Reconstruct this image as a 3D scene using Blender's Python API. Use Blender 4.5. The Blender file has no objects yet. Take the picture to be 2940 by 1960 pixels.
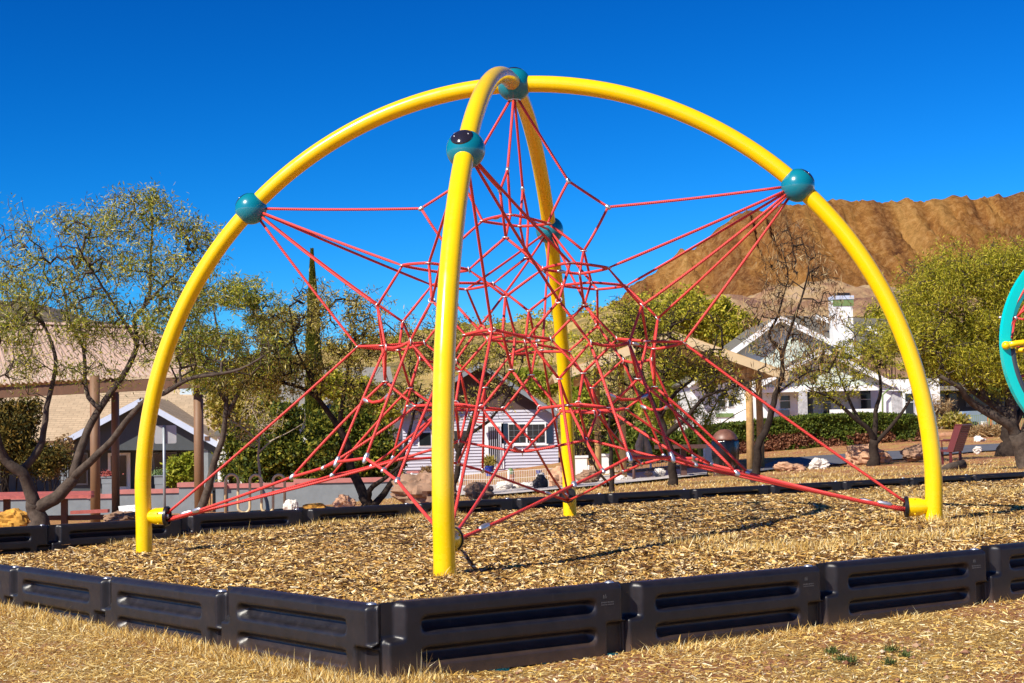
import bpy, math, random
import numpy as np
from mathutils import Vector, Matrix
rng = np.random.default_rng(7)
random.seed(7)
scene = bpy.context.scene
col = scene.collection
PI = math.pi
# ------------------------------------------------------------------ camera numbers (x right, y forward, z up, eye at 0)
FPX, PITCH, ROLL = 4408.7, 0.0571, -0.0208
def ray(x, y):
    u, v = x - 1470, y - 980
    cr, sr = math.cos(ROLL), math.sin(ROLL)
    a = u*cr + v*sr; b = -u*sr + v*cr
    zu = -b/FPX; X = a/FPX; c, s = math.cos(PITCH), math.sin(PITCH)
    return np.array([X, c - zu*s, s + zu*c])
def at(x, y, Y):
    r = ray(x, y); return r*(Y/r[1])
cam = bpy.data.cameras.new('camera'); camo = bpy.data.objects.new('camera', cam); col.objects.link(camo)
cam.sensor_width = 36; cam.lens = FPX*36/2940; cam.clip_start = 0.1; cam.clip_end = 3000
camo.matrix_world = Matrix.Rotation(PI/2 + PITCH, 4, 'X') @ Matrix.Rotation(ROLL, 4, 'Z')
scene.camera = camo
# ------------------------------------------------------------------ object helpers
def tag(o, label=None, cat=None, group=None, kind=None):
    if label: o['label'] = label
    if cat: o['category'] = cat
    if group: o['group'] = group
    if kind: o['kind'] = kind
    return o
def empty(name, loc=(0,0,0), label=None, cat=None, group=None, rz=0):
    o = bpy.data.objects.new(name, None); col.objects.link(o)
    o.location = loc; o.rotation_euler = (0, 0, rz); o.empty_display_size = .2
    return tag(o, label, cat, group)
class MB:
    """collects geometry in world (or parent-local) coordinates"""
    def __init__(s): s.v = []; s.f = []; s.uv = []; s.n = 0; s.hasuv = False
    def add(s, V, F, uv=None):
        V = np.asarray(V, float).reshape(-1, 3)
        s.v.append(V)
        s.f.append((F, s.n)); s.uv.append(uv)
        if uv is not None: s.hasuv = True
        s.n += len(V); return s
    def box(s, c, size, rz=0, rx=0, ry=0):
        sx, sy, sz = [k/2 for k in size]
        V = np.array([[x, y, z] for z in (-sz, sz) for y in (-sy, sy) for x in (-sx, sx)])
        R = np.array((Matrix.Rotation(rz,3,'Z') @ Matrix.Rotation(ry,3,'Y') @ Matrix.Rotation(rx,3,'X')))
        V = V @ R.T + np.array(c)
        return s.add(V, [(0,2,3,1),(4,5,7,6),(0,1,5,4),(2,6,7,3),(0,4,6,2),(1,3,7,5)])
    def quad(s, a, b, c, d): return s.add([a,b,c,d], [(0,1,2,3)])
    def slab(s, pts, th, nrm=None):
        """planar polygon given a thickness th along its normal (downwards)"""
        P = np.array(pts, float); n = np.cross(P[1]-P[0], P[2]-P[0]); n /= np.linalg.norm(n)
        if nrm is not None: n = np.array(nrm, float)
        elif n[2] < 0: n = -n
        m = len(P); V = np.concatenate([P, P - n*th])
        F = [tuple(range(m)), tuple(range(2*m-1, m-1, -1))] + [(i, i+m, (i+1)%m+m, (i+1)%m) for i in range(m)]
        return s.add(V, F)
    def bar(s, a, b, w, h=None):
        a = np.array(a, float); b = np.array(b, float); d = b-a; L = np.linalg.norm(d); d /= L
        up = np.array([0,0,1.]) if abs(d[2]) < .95 else np.array([0,1.,0])
        x = np.cross(d, up); x /= np.linalg.norm(x); z = np.cross(x, d); h = h or w
        V = [p + x*sx*w/2 + z*sz*h/2 for p in (a, b) for sx, sz in ((-1,-1),(1,-1),(1,1),(-1,1))]
        return s.add(V, [(0,1,2,3),(7,6,5,4),(0,4,5,1),(1,5,6,2),(2,6,7,3),(3,7,4,0)])
    def tube(s, pts, rad, n=10, caps=True, closed=False):
        P = np.array(pts, float); m = len(P)
        r = np.full(m, rad) if np.isscalar(rad) else np.array(rad, float)
        if closed: T = np.roll(P,-1,0) - np.roll(P,1,0)
        else: T = np.gradient(P, axis=0)
        T /= np.linalg.norm(T, axis=1)[:,None] + 1e-12
        ref = np.array([0,0,1.]) if abs(T[0][2]) < .9 else np.array([1.,0,0])
        U = np.zeros_like(P); u = np.cross(T[0], ref); u /= np.linalg.norm(u)
        for i in range(m):
            u = u - T[i]*(u@T[i]); u /= np.linalg.norm(u)+1e-12; U[i] = u
        W = np.cross(T, U)
        an = np.arange(n)*2*PI/n
        V = P[:,None,:] + r[:,None,None]*(np.cos(an)[None,:,None]*U[:,None,:] + np.sin(an)[None,:,None]*W[:,None,:])
        L = np.concatenate([[0], np.cumsum(np.linalg.norm(np.diff(P,axis=0),axis=1))])
        F = []; uv = []
        mm = m if closed else m-1
        for i in range(mm):
            j = (i+1) % m
            for k in range(n):
                k2 = (k+1) % n
                F.append((i*n+k, i*n+k2, j*n+k2, j*n+k))
                l1 = L[i+1] if i+1 < m else L[i]+.05
                uv += [(k/n, L[i]), ((k+1)/n, L[i]), ((k+1)/n, l1), (k/n, l1)]
        if caps and not closed:
            F.append(tuple(range(n-1,-1,-1))); F.append(tuple(range((m-1)*n, m*n)))
            uv += [(0,0)]*(2*n)
        return s.add(V.reshape(-1,3), F, uv)
    def lathe(s, prof, c=(0,0,0), n=24, axis=None):
        pr = np.array(prof, float); an = np.arange(n)*2*PI/n
        V = np.stack([pr[:,0][:,None]*np.cos(an), pr[:,0][:,None]*np.sin(an), np.repeat(pr[:,1][:,None],n,1)], -1).reshape(-1,3)
        if axis is not None:
            q = Vector((0,0,1)).rotation_difference(Vector(axis)); V = V @ np.array(q.to_matrix()).T
        V = V + np.array(c); m = len(pr)
        F = [(i*n+k, i*n+(k+1)%n, (i+1)*n+(k+1)%n, (i+1)*n+k) for i in range(m-1) for k in range(n)]
        F += [tuple(range(n-1,-1,-1)), tuple(range((m-1)*n, m*n))]
        return s.add(V, F)
    def ball(s, c, r, n=16, sc=(1,1,1)):
        t = np.linspace(0, PI, n//2+1)[1:-1]
        an = np.arange(n)*2*PI/n
        V = [[0,0,1]] + [[math.sin(a)*math.cos(b), math.sin(a)*math.sin(b), math.cos(a)] for a in t for b in an] + [[0,0,-1]]
        V = np.array(V)*np.array(sc)*r + np.array(c); m = len(t)
        F = [(0, 1+k, 1+(k+1)%n) for k in range(n)]
        F += [(1+i*n+k, 1+(i+1)*n+k, 1+(i+1)*n+(k+1)%n, 1+i*n+(k+1)%n) for i in range(m-1) for k in range(n)]
        F += [(1+m*n, 1+(m-1)*n+(k+1)%n, 1+(m-1)*n+k) for k in range(n)]
        return s.add(V, F)
    def mesh(s, name, smooth=False):
        me = bpy.data.meshes.new(name)
        V = np.concatenate(s.v)
        loops = []; tot = []
        for F, off in s.f:
            if isinstance(F, np.ndarray):
                loops.append((F+off).reshape(-1)); tot.append(np.full(len(F), F.shape[1]))
            else:
                loops.append(np.array([i+off for f in F for i in f], np.int64)); tot.append(np.array([len(f) for f in F]))
        loops = np.concatenate(loops); tot = np.concatenate(tot)
        me.vertices.add(len(V)); me.vertices.foreach_set('co', V.astype(np.float32).ravel())
        me.loops.add(len(loops)); me.loops.foreach_set('vertex_index', loops.astype(np.int32))
        me.polygons.add(len(tot)); st = np.concatenate([[0], np.cumsum(tot)[:-1]])
        me.polygons.foreach_set('loop_start', st.astype(np.int32)); me.polygons.foreach_set('loop_total', tot.astype(np.int32))
        if s.hasuv:
            l = me.uv_layers.new(name='UVMap')
            u = []
            for (F, off), uv in zip(s.f, s.uv):
                k = F.size if isinstance(F, np.ndarray) else sum(len(f) for f in F)
                u.append(np.array(uv, np.float32).reshape(-1,2) if uv is not None else np.zeros((k,2), np.float32))
            l.data.foreach_set('uv', np.concatenate(u).ravel())
        me.update(calc_edges=True); me.validate()
        me.polygons.foreach_set('use_smooth', np.full(len(me.polygons), bool(smooth)))
        return me
    def build(s, name, mat, parent=None, smooth=False, sharp=None):
        me = s.mesh(name, smooth); me.materials.append(mat)
        if sharp is not None:
            me.polygons.foreach_set('use_smooth', np.ones(len(me.polygons), bool))
            try: me.set_sharp_from_angle(angle=math.radians(sharp))
            except Exception: pass
        o = bpy.data.objects.new(name, me); col.objects.link(o)
        if parent is not None:
            o.parent = parent
            pl = parent.location
            pp = parent.parent
            if pp is not None: pass
            else: o.matrix_parent_inverse = Matrix.Translation(-Vector(pl))
            # geometry is given in world coordinates; unrotated parents only
        return o
# ------------------------------------------------------------------ materials
def nodes(name):
    m = bpy.data.materials.new(name); m.use_nodes = True
    nt = m.node_tree; b = nt.nodes['Principled BSDF']; return m, nt, b
def mk(nt, t, **kw):
    n = nt.nodes.new(t)
    for k, v in kw.items(): setattr(n, k, v)
    return n
def ramp(nt, fac, stops, interp='LINEAR'):
    r = mk(nt, 'ShaderNodeValToRGB'); r.color_ramp.interpolation = interp
    e = r.color_ramp.elements
    while len(e) < len(stops): e.new(.5)
    for i, (p, c) in enumerate(stops): e[i].position = p; e[i].color = (*c, 1) if len(c) == 3 else c
    nt.links.new(fac, r.inputs[0]); return r.outputs[0]
def noise(nt, scale, detail=6, rough=.6, vec=None, dist=0):
    n = mk(nt, 'ShaderNodeTexNoise'); n.inputs['Scale'].default_value = scale; n.inputs['Detail'].default_value = detail
    n.inputs['Roughness'].default_value = rough; n.inputs['Distortion'].default_value = dist
    if vec is not None: nt.links.new(vec, n.inputs['Vector'])
    return n.outputs['Fac']
def objco(nt, scale=(1,1,1)):
    t = mk(nt, 'ShaderNodeTexCoord'); mp = mk(nt, 'ShaderNodeMapping'); mp.inputs['Scale'].default_value = scale
    nt.links.new(t.outputs['Object'], mp.inputs['Vector']); return mp.outputs[0]
def bump(nt, b, h, strength=.3, dist=.01):
    n = mk(nt, 'ShaderNodeBump'); n.inputs['Strength'].default_value = strength; n.inputs['Distance'].default_value = dist
    nt.links.new(h, n.inputs['Height']); nt.links.new(n.outputs[0], b.inputs['Normal'])
def mix(nt, f, a, b_):
    m = mk(nt, 'ShaderNodeMix', data_type='RGBA')
    for s, v in ((0, f), (6, a), (7, b_)):
        if isinstance(v, (float, int)): m.inputs[s].default_value = v
        elif isinstance(v, tuple): m.inputs[s].default_value = (*v, 1)
        else: nt.links.new(v, m.inputs[s])
    return m.outputs[2]
def simple(name, colr, rough=.6, var=.12, scale=6, metal=0, bmp=0, bscale=40, spec=.5, coat=0):
    m, nt, b = nodes(name); co = objco(nt)
    d = tuple(c*(1-var) for c in colr); l = tuple(min(1, c*(1+var)) for c in colr)
    c = ramp(nt, noise(nt, scale, 5, .65, co), [(.3, d), (.7, l)])
    nt.links.new(c, b.inputs['Base Color']); b.inputs['Roughness'].default_value = rough; b.inputs['Metallic'].default_value = metal
    b.inputs['Specular IOR Level'].default_value = spec; b.inputs['Coat Weight'].default_value = coat; b.inputs['Coat Roughness'].default_value = .05
    if bmp: bump(nt, b, noise(nt, bscale, 6, .7, co), bmp, .01)
    return m
def island(name, stops, rough=.8, trans=0.0, big=None, spec=.2):
    """small leaves, chips and blades: the colour changes from piece to piece"""
    m, nt, b = nodes(name); g = mk(nt, 'ShaderNodeNewGeometry')
    c = ramp(nt, g.outputs['Random Per Island'], stops)
    if big:
        c = mix(nt, ramp(nt, noise(nt, big[0], 3, .6, objco(nt)), [(.4,(0,0,0)), (.62,(1,1,1))]), c, big[1])
    nt.links.new(c, b.inputs['Base Color']); b.inputs['Roughness'].default_value = rough; b.inputs['Specular IOR Level'].default_value = spec
    if trans:
        t = mk(nt, 'ShaderNodeBsdfTranslucent'); nt.links.new(c, t.inputs[0]); ms = mk(nt, 'ShaderNodeMixShader'); ms.inputs[0].default_value = trans
        nt.links.new(b.outputs[0], ms.inputs[1]); nt.links.new(t.outputs[0], ms.inputs[2])
        nt.links.new(ms.outputs[0], nt.nodes['Material Output'].inputs[0])
    return m
M = {}
M['yellow'] = simple('yellow_paint', (.95,.60,.0), .22, .03, 3, spec=.5, coat=.4)
m = M['yellow']; nt = m.node_tree; b = nt.nodes['Principled BSDF']; co = objco(nt); co3 = objco(nt, (6,6,1.2))
lk = b.inputs['Base Color'].links[0].from_socket
sc_m = ramp(nt, noise(nt, 3.5, 8, .8, co3), [(.60,(0,0,0)), (.74,(.5,.5,.5))]); nt.links.new(mix(nt, sc_m, lk, (.62,.33,.02)), b.inputs['Base Color'])
nt.links.new(ramp(nt, noise(nt, 7, 6, .7, co), [(.35,(.16,)*3), (.7,(.38,)*3)]), b.inputs['Roughness'])
M['teal'] = simple('teal_paint', (.003,.20,.27), .25, .05, 3, coat=.5)
M['cap'] = simple('dark_cap', (.02,.016,.022), .12, .1, 3, coat=.6)
M['steel'] = simple('cast_aluminium', (.62,.63,.65), .38, .08, 30, metal=.85)
M['ringsteel'] = simple('ring_metal', (.72,.7,.68), .35, .05, 30, metal=.6)
M['blackrub'] = simple('black_rubber', (.012,.012,.014), .4, .2)
M['border'] = None
m, nt, b = nodes('red_rope')
uvn = mk(nt, 'ShaderNodeUVMap'); sp = mk(nt, 'ShaderNodeSeparateXYZ'); nt.links.new(uvn.outputs[0], sp.inputs[0])
m1 = mk(nt, 'ShaderNodeMath', operation='MULTIPLY'); m1.inputs[1].default_value = 3; nt.links.new(sp.outputs[0], m1.inputs[0])
m2 = mk(nt, 'ShaderNodeMath', operation='MULTIPLY'); m2.inputs[1].default_value = 62; nt.links.new(sp.outputs[1], m2.inputs[0])
m3 = mk(nt, 'ShaderNodeMath', operation='ADD'); nt.links.new(m1.outputs[0], m3.inputs[0]); nt.links.new(m2.outputs[0], m3.inputs[1])
m4 = mk(nt, 'ShaderNodeMath', operation='FRACT'); nt.links.new(m3.outputs[0], m4.inputs[0])
m5 = mk(nt, 'ShaderNodeMath', operation='PINGPONG'); m5.inputs[1].default_value = .5; nt.links.new(m4.outputs[0], m5.inputs[0])
cc = ramp(nt, m5.outputs[0], [(0,(.34,.006,.01)), (.12,(.66,.03,.028)), (.5,(.82,.09,.06))])
nt.links.new(cc, b.inputs['Base Color']); b.inputs['Roughness'].default_value = .5
bump(nt, b, m5.outputs[0], .8, .004); M['rope'] = m
m, nt, b = nodes('black_plastic'); co = objco(nt)
nn = noise(nt, 9, 8, .7, co)
c = ramp(nt, nn, [(.35,(.009,.008,.010)), (.6,(.018,.015,.018)), (.75,(.04,.033,.031))])
g = mk(nt, 'ShaderNodeSeparateXYZ'); nt.links.new(co, g.inputs[0])
oi = mk(nt, 'ShaderNodeObjectInfo'); scr = noise(nt, 26, 8, .75, objco(nt, (1,1,.22)), .4)
dust = ramp(nt, scr, [(.60,(0,0,0)), (.70,(.55,.55,.55))]); c = mix(nt, dust, c, (.085,.066,.052))
gz_ = mk(nt, 'ShaderNodeMath', operation='MULTIPLY_ADD'); gz_.inputs[1].default_value = -9; gz_.inputs[2].default_value = 1.0; nt.links.new(g.outputs[2], gz_.inputs[0])
dm = mk(nt, 'ShaderNodeMath', operation='MULTIPLY'); dm.use_clamp = True; nt.links.new(gz_.outputs[0], dm.inputs[0]); nt.links.new(noise(nt, 12, 6, .7, co), dm.inputs[1]); c = mix(nt, dm.outputs[0], c, (.16,.09,.05))
hv = mk(nt, 'ShaderNodeHueSaturation'); mr = mk(nt, 'ShaderNodeMapRange'); mr.inputs[3].default_value = .5; mr.inputs[4].default_value = .95; nt.links.new(oi.outputs['Random'], mr.inputs[0]); nt.links.new(mr.outputs[0], hv.inputs['Value']); nt.links.new(c, hv.inputs['Color'])
nt.links.new(hv.outputs[0], b.inputs['Base Color'])
nt.links.new(ramp(nt, noise(nt, 30, 4, .6, co), [(.3,(.33,)*3), (.7,(.5,)*3)]), b.inputs['Roughness'])
bump(nt, b, noise(nt, 160, 4, .7, co), .25, .002); M['border'] = m
# ------------------------------------------------------------------ light and sky
SUN = Vector((-.54, -.53, .655)).normalized()
el = math.asin(SUN.z); az = math.atan2(SUN.x, SUN.y)
w = bpy.data.worlds.new('World'); scene.world = w; w.use_nodes = True; nt = w.node_tree
bg = nt.nodes['Background']; sky = nt.nodes.new('ShaderNodeTexSky'); sky.sky_type = 'NISHITA'; sky.sun_disc = False
sky.sun_elevation = el; sky.sun_rotation = az; sky.altitude = 1600; sky.air_density = 1.0; sky.dust_density = .3; sky.ozone_density = 3.0
bg.inputs[1].default_value = .11
# deeper polarised blue: each channel of the sky through its own power curve
sc1 = nt.nodes.new('ShaderNodeSeparateColor'); cc1 = nt.nodes.new('ShaderNodeCombineColor'); nt.links.new(sky.outputs[0], sc1.inputs[0])
for i_, (a_, p_) in enumerate(((1.32, 4.0), (.75, 1.75), (1.02, 1.5))):
    m_1 = nt.nodes.new('ShaderNodeMath'); m_1.operation = 'MULTIPLY'; m_1.inputs[1].default_value = .11; nt.links.new(sc1.outputs[i_], m_1.inputs[0])
    m_2 = nt.nodes.new('ShaderNodeMath'); m_2.operation = 'POWER'; m_2.inputs[1].default_value = p_; nt.links.new(m_1.outputs[0], m_2.inputs[0])
    m_3 = nt.nodes.new('ShaderNodeMath'); m_3.operation = 'MULTIPLY'; m_3.inputs[1].default_value = a_/.11; nt.links.new(m_2.outputs[0], m_3.inputs[0]); nt.links.new(m_3.outputs[0], cc1.inputs[i_])
nt.links.new(cc1.outputs[0], bg.inputs[0])
sl = bpy.data.lights.new('sun', 'SUN'); sl.energy = 4.6; sl.angle = math.radians(.5); sl.color = (1, .935, .81)
so = bpy.data.objects.new('sun', sl); col.objects.link(so); so.rotation_euler = SUN.to_track_quat('Z', 'Y').to_euler(); so.location = (-20,-20,30)
vs = scene.view_settings; scene.display_settings.display_device = 'sRGB'; vs.view_transform = 'Standard'; vs.look = 'None'; vs.exposure = .6; vs.gamma = 1
scene.cycles.max_bounces = 6; scene.cycles.diffuse_bounces = 3; scene.cycles.transparent_max_bounces = 6
# ------------------------------------------------------------------ ground
def rbf(pts):
    P = np.array(pts, float); n = len(P)
    def U(r2): return np.where(r2 > 1e-12, r2*np.log(np.maximum(r2,1e-12)), 0)*.5
    D = ((P[:,None,:2]-P[None,:,:2])**2).sum(-1); K = U(D) + np.eye(n)*.3
    Q = np.concatenate([np.ones((n,1)), P[:,:2]], 1)
    A = np.block([[K, Q],[Q.T, np.zeros((3,3))]]); c = np.linalg.solve(A, np.concatenate([P[:,2], np.zeros(3)]))
    def f(x, y):
        x = np.asarray(x, float); y = np.asarray(y, float); s = c[n] + c[n+1]*x + c[n+2]*y
        for i in range(n): s = s + c[i]*U((x-P[i,0])**2 + (y-P[i,1])**2)
        return s
    return f
hm = rbf([(-2.94,12.21,-.92),(-.4,8.75,-.834),(3.06,11.28,-.735),(.51,14.75,-.849),(-.55,6.4,-.775),(-2.2,8.3,-.83),(-3.2,9.4,-.86),
  (1.5,7.8,-.765),(2.5,8.45,-.745),(4.5,9.8,-.73),(7,11.4,-.73),(-4.5,11.3,-.93),(-5,12.8,-.99),(-4,13.3,-.97),(-2,14.7,-.88),(0,16.1,-.85),(2,17.4,-.84),(4,18.8,-.83),(6,20.2,-.82),(8,21.6,-.8),(9,15,-.78),(6,14,-.765)])
CORNER = np.array([-.56, 6.27]); DR = np.array([.834,.551]); DL = np.array([-.644,.765]); DB = np.array([.823,.568]); B0 = np.array([-1.043,15.47])
LB = B0 - DB*5.58                        # where the left run meets the back run, out of the frame
POLY = np.array([CORNER, CORNER+DR*1.22*13, B0+DB*1.22*13, LB])
def sdist(x, y):
    """distance inside the bordered bed (positive inside)"""
    x = np.asarray(x, float); y = np.asarray(y, float); d = np.full(x.shape, 1e9)
    for i in range(len(POLY)):
        a, b_ = POLY[i], POLY[(i+1)%len(POLY)]; t = b_-a; n = np.array([-t[1], t[0]])/np.hypot(*t)
        d = np.minimum(d, (x-a[0])*n[0] + (y-a[1])*n[1])
    return d
TP = [(-8,3,-1.03),(0,3,-1.03),(0,5.5,-1.01),(8,3,-1.0),(-3,6,-1.01),(2,6.3,-1.0),(-1.6,7.3,-.985),(1,6.9,-1.01),(3,8,-.985),(6,9.5,-.96),(-3,8.5,-.985),(10,11,-.93),
 (-6,9,-1.02),(-8,14,-1.1),(-4.2,14.5,-.93),(-2.2,15.5,-.87),(-1,16,-.82),(1,17.3,-.79),(3,18.8,-.775),(5,20.2,-.765),(7,21.6,-.75),(10,24,-.74),
 (-3.2,20,-1.15),(-1.8,20,-1.0),(0,20,-.95),(2,22,-.88),(5,24,-.86),(9,28,-.88),(-6,20,-1.15),(-7,28,-1.7),(-5.5,33,-1.78),(-11,34,-1.9),(-3,30,-1.5),(0,30,-1.2),(2.5,30,-1.1),
 (5.5,35,-1.06),(2.2,40,-1.42),(7,35,-1.03),(9.5,36,-1.06),(12,36,-1.0),(7,46,-1.0),(9,50,-.86),(13,46,-.9),(17,56,-.3),(13,56,-.3),(0,45,-1.55),(-4,50,-2.3),(-12,50,-2.5),(-18,75,-2.9),(-5,75,-2.4),(0,72,-2.0),(8,75,-.9),(18,75,-.5),(30,75,0),(-35,75,-3.2),(0,110,-2),(40,110,1),(-40,110,-3),(-40,30,-2.2),(40,30,-.6),(-30,0,-1.3),(30,0,-.9)]
ht0 = rbf(TP)
def ht(x, y): return ht0(np.clip(x,-45,45), np.clip(y,-5,115))
def H(x, y): return float(ht(np.array([x]), np.array([y]))[0])
def gaxis(a, b_, st, lo, hi, g=1.22):
    m = list(np.arange(a, b_+1e-6, st)); s = st
    while m[-1] < hi: s *= g; m.append(m[-1]+s)
    s = st
    while m[0] > lo: s *= g; m.insert(0, m[0]-s)
    return np.array(m)
def gridmesh(xs, ys, Z, keep=None):
    nx, ny = len(xs), len(ys); X, Y = np.meshgrid(xs, ys)
    V = np.stack([X, Y, Z], -1).reshape(-1,3)
    i = np.arange(nx*ny).reshape(ny,nx); F = np.stack([i[:-1,:-1], i[:-1,1:], i[1:,1:], i[1:,:-1]], -1).reshape(-1,4)
    if keep is not None:
        F = F[keep[F].all(1)]
    return V, F
def vnoise(x, y, seed=0):
    r = np.random.default_rng(seed); T = r.random((64,64))
    xi = np.floor(x).astype(int); yi = np.floor(y).astype(int); fx = x-xi; fy = y-yi; fx = fx*fx*(3-2*fx); fy = fy*fy*(3-2*fy)
    a = T[yi%64, xi%64]; b_ = T[yi%64,(xi+1)%64]; c = T[(yi+1)%64, xi%64]; d = T[(yi+1)%64,(xi+1)%64]
    return (a*(1-fx)+b_*fx)*(1-fy) + (c*(1-fx)+d*fx)*fy
def fbm(x, y, oct=5, seed=0):
    s = 0; a = .5
    for k in range(oct): s = s + a*(vnoise(x*2**k+13*k, y*2**k+7*k, seed+k)-.5); a *= .5
    return s
xs = gaxis(-9, 13, .16, -700, 700); ys = gaxis(3, 24, .16, -60, 900)
X, Y = np.meshgrid(xs, ys); Z = ht(X, Y) + fbm(X*1.5, Y*1.5, 4, 3)*.05
keep = (sdist(X, Y) < .12).reshape(-1)
V, F = gridmesh(xs, ys, Z, keep)
# lawn: dry straw over reddish soil
m, nt, b = nodes('dry_ground'); co = objco(nt)
n1 = noise(nt, 1.3, 6, .65, co); n2 = noise(nt, 14, 8, .75, co); n3 = noise(nt, 60, 6, .8, co)
soil = ramp(nt, n2, [(.36,(.14,.05,.025)), (.5,(.42,.18,.085)), (.64,(.60,.33,.18))])
straw = ramp(nt, n3, [(.36,(.13,.07,.025)), (.5,(.46,.28,.09)), (.64,(.74,.52,.2))])
f = ramp(nt, n1, [(.46,(0,0,0)), (.58,(1,1,1))]); c = mix(nt, f, soil, straw)
nt.links.new(c, b.inputs['Base Color']); b.inputs['Roughness'].default_value = .95; b.inputs['Specular IOR Level'].default_value = .1
bump(nt, b, n3, .8, .03); M['ground'] = m
g = MB().add(V, F).build('ground', m, smooth=True); g['kind'] = 'structure'
# mulch bed
xs = np.arange(-8.2, 16, .07); ys = np.arange(6, 26.2, .07); X, Y = np.meshgrid(xs, ys)
def hmul(x, y): return hm(x, y) + fbm(np.asarray(x)*1.7, np.asarray(y)*1.7, 3, 11)*.045
Z = hmul(X, Y); keep = (sdist(X, Y) > .02).reshape(-1)
m, nt, b = nodes('wood_mulch'); co = objco(nt)
vo = mk(nt, 'ShaderNodeTexVoronoi'); vo.inputs['Scale'].default_value = 34; vo.inputs['Randomness'].default_value = 1
mp = mk(nt, 'ShaderNodeMapping'); mp.inputs['Scale'].default_value = (1,1.6,1); nt.links.new(co, mp.inputs[0]); 
wv = mk(nt, 'ShaderNodeTexNoise'); wv.inputs['Scale'].default_value = 9; nt.links.new(mp.outputs[0], wv.inputs[0])
va = mk(nt, 'ShaderNodeMix', data_type='VECTOR'); va.inputs[0].default_value = .1; nt.links.new(mp.outputs[0], va.inputs[4]); nt.links.new(wv.outputs[1], va.inputs[5])
nt.links.new(va.outputs[1], vo.inputs[0])
sx = mk(nt, 'ShaderNodeSeparateColor'); nt.links.new(vo.outputs['Color'], sx.inputs[0])
c = ramp(nt, sx.outputs[0], [(0,(.05,.025,.012)), (.3,(.15,.08,.035)), (.6,(.34,.2,.08)), (.85,(.5,.33,.15)), (1,(.62,.5,.33))])
nt.links.new(c, b.inputs['Base Color']); b.inputs['Roughness'].default_value = .9; b.inputs['Specular IOR Level'].default_value = .1
bump(nt, b, vo.outputs['Distance'], .9, .03)
V, F = gridmesh(xs, ys, Z, keep); MB().add(V, F).build('mulch_bed', m, smooth=True)['kind'] = 'structure'
def scatter_quads(C, ang, tilt, L, W, lift, roll=None):
    """N small lozenges (two triangles folded a little) lying at C"""
    n = len(C); dx = np.stack([np.cos(ang)*np.cos(tilt), np.sin(ang)*np.cos(tilt), np.sin(tilt)], -1)
    roll = rng.normal(0,.5,n) if roll is None else roll
    sd = np.stack([-np.sin(ang), np.cos(ang), np.zeros(n)], -1); up = np.cross(dx, sd)
    sd = sd*np.cos(roll)[:,None] + up*np.sin(roll)[:,None]
    C = C + np.array([0,0,1])*lift[:,None]
    L = L[:,None]/2; W = W[:,None]/2
    V = np.stack([C - dx*L - sd*W*.6, C - dx*L*.8 + sd*W, C + dx*L + sd*W*.5, C + dx*L*.85 - sd*W], 1).reshape(-1,3)
    F = np.arange(4*n).reshape(-1,4); return V, F
def samp(n, ymin, ymax, pw=1.0, xm=1.25):
    """points spread over the ground the lens can see, thicker towards the front"""
    y = ymin*(ymax/ymin)**(rng.random(n)**pw); x = (rng.random(n)*2-1)*y*.345*xm
    return x, y
x, y = samp(330000, 6.2, 23, .95); k = sdist(x, y) > .06; x, y = x[k], y[k]; n = len(x)
C = np.stack([x, y, hmul(x, y)], -1)
M['chips'] = island('wood_chips', [(0,(.035,.018,.01)), (.22,(.13,.065,.03)), (.42,(.36,.19,.055)), (.62,(.66,.40,.10)), (.8,(.78,.55,.22)), (.93,(.85,.70,.45)), (1,(.82,.42,.05))], .85)
V, F = scatter_quads(C, rng.random(n)*2*PI, rng.normal(0,.24,n), rng.gamma(4,.0098,n)+.008, rng.gamma(4,.0018,n)+.0022, rng.random(n)*.012+.002)
o = MB().add(V, F).build('wood_chips', M['chips']); tag(o, 'loose wood chips spread inside the black play border', 'wood chips', kind='stuff')
# dry grass: matted straw blades
def blades(C, L, W, lean, ang):
    n = len(C); d = np.stack([np.cos(ang)*np.sin(lean), np.sin(ang)*np.sin(lean), np.cos(lean)], -1)
    s = np.stack([-np.sin(ang+rng.normal(0,.8,n)), np.cos(ang), np.zeros(n)], -1)*W[:,None]/2
    mid = C + d*L[:,None]*.55; d2 = d.copy(); d2[:,2] -= .5*rng.random(n); tip = mid + d2*L[:,None]*.45
    V = np.stack([C-s, C+s, mid+s*.7, mid-s*.7, tip], 1).reshape(-1,3)
    b0 = np.arange(n)*5
    return V, np.stack([b0, b0+1, b0+2, b0+3], -1), np.stack([b0+3, b0+2, b0+4], -1)
def lawn_mask(x, y, t=0.0):
    return fbm(x*.8, y*.8, 4, 21) + .25*fbm(x*5, y*5, 3, 5) > t
parts = MB()
x, y = samp(520000, 5.2, 13, .9, 1.35); k = (sdist(x, y) < -.05) & lawn_mask(x, y, -.08+.075*np.clip(x,-1,2))  & (y < 13); x, y = x[k], y[k]
near = -sdist(x, y) < .25
n = len(x); C = np.stack([x, y, ht(x, y)-.004 + fbm(x*1.5,y*1.5,4,3)*.05], -1)
lean = np.where(near, rng.normal(np.where(x > -.3, 1.15, .8),.33,n), np.clip(rng.normal(1.38,.16,n), .2, 1.54))
V, F1, F2 = blades(C, rng.gamma(5,.0075,n)+.01, rng.gamma(4,.0006,n)+.001, lean, rng.random(n)*2*PI)
parts.add(V, F1); parts.f.append((F2, parts.n-len(V))); parts.uv.append(None)
x, y = samp(160000, 13.5, 50, .8, 1.15); k = (sdist(x, y) < -.05) & lawn_mask(x*.6, y*.6, -.12) & (x > -.12*y+0.2); x, y = x[k], y[k]; n = len(x)
C = np.stack([x, y, ht(x, y)-.004], -1)
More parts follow.
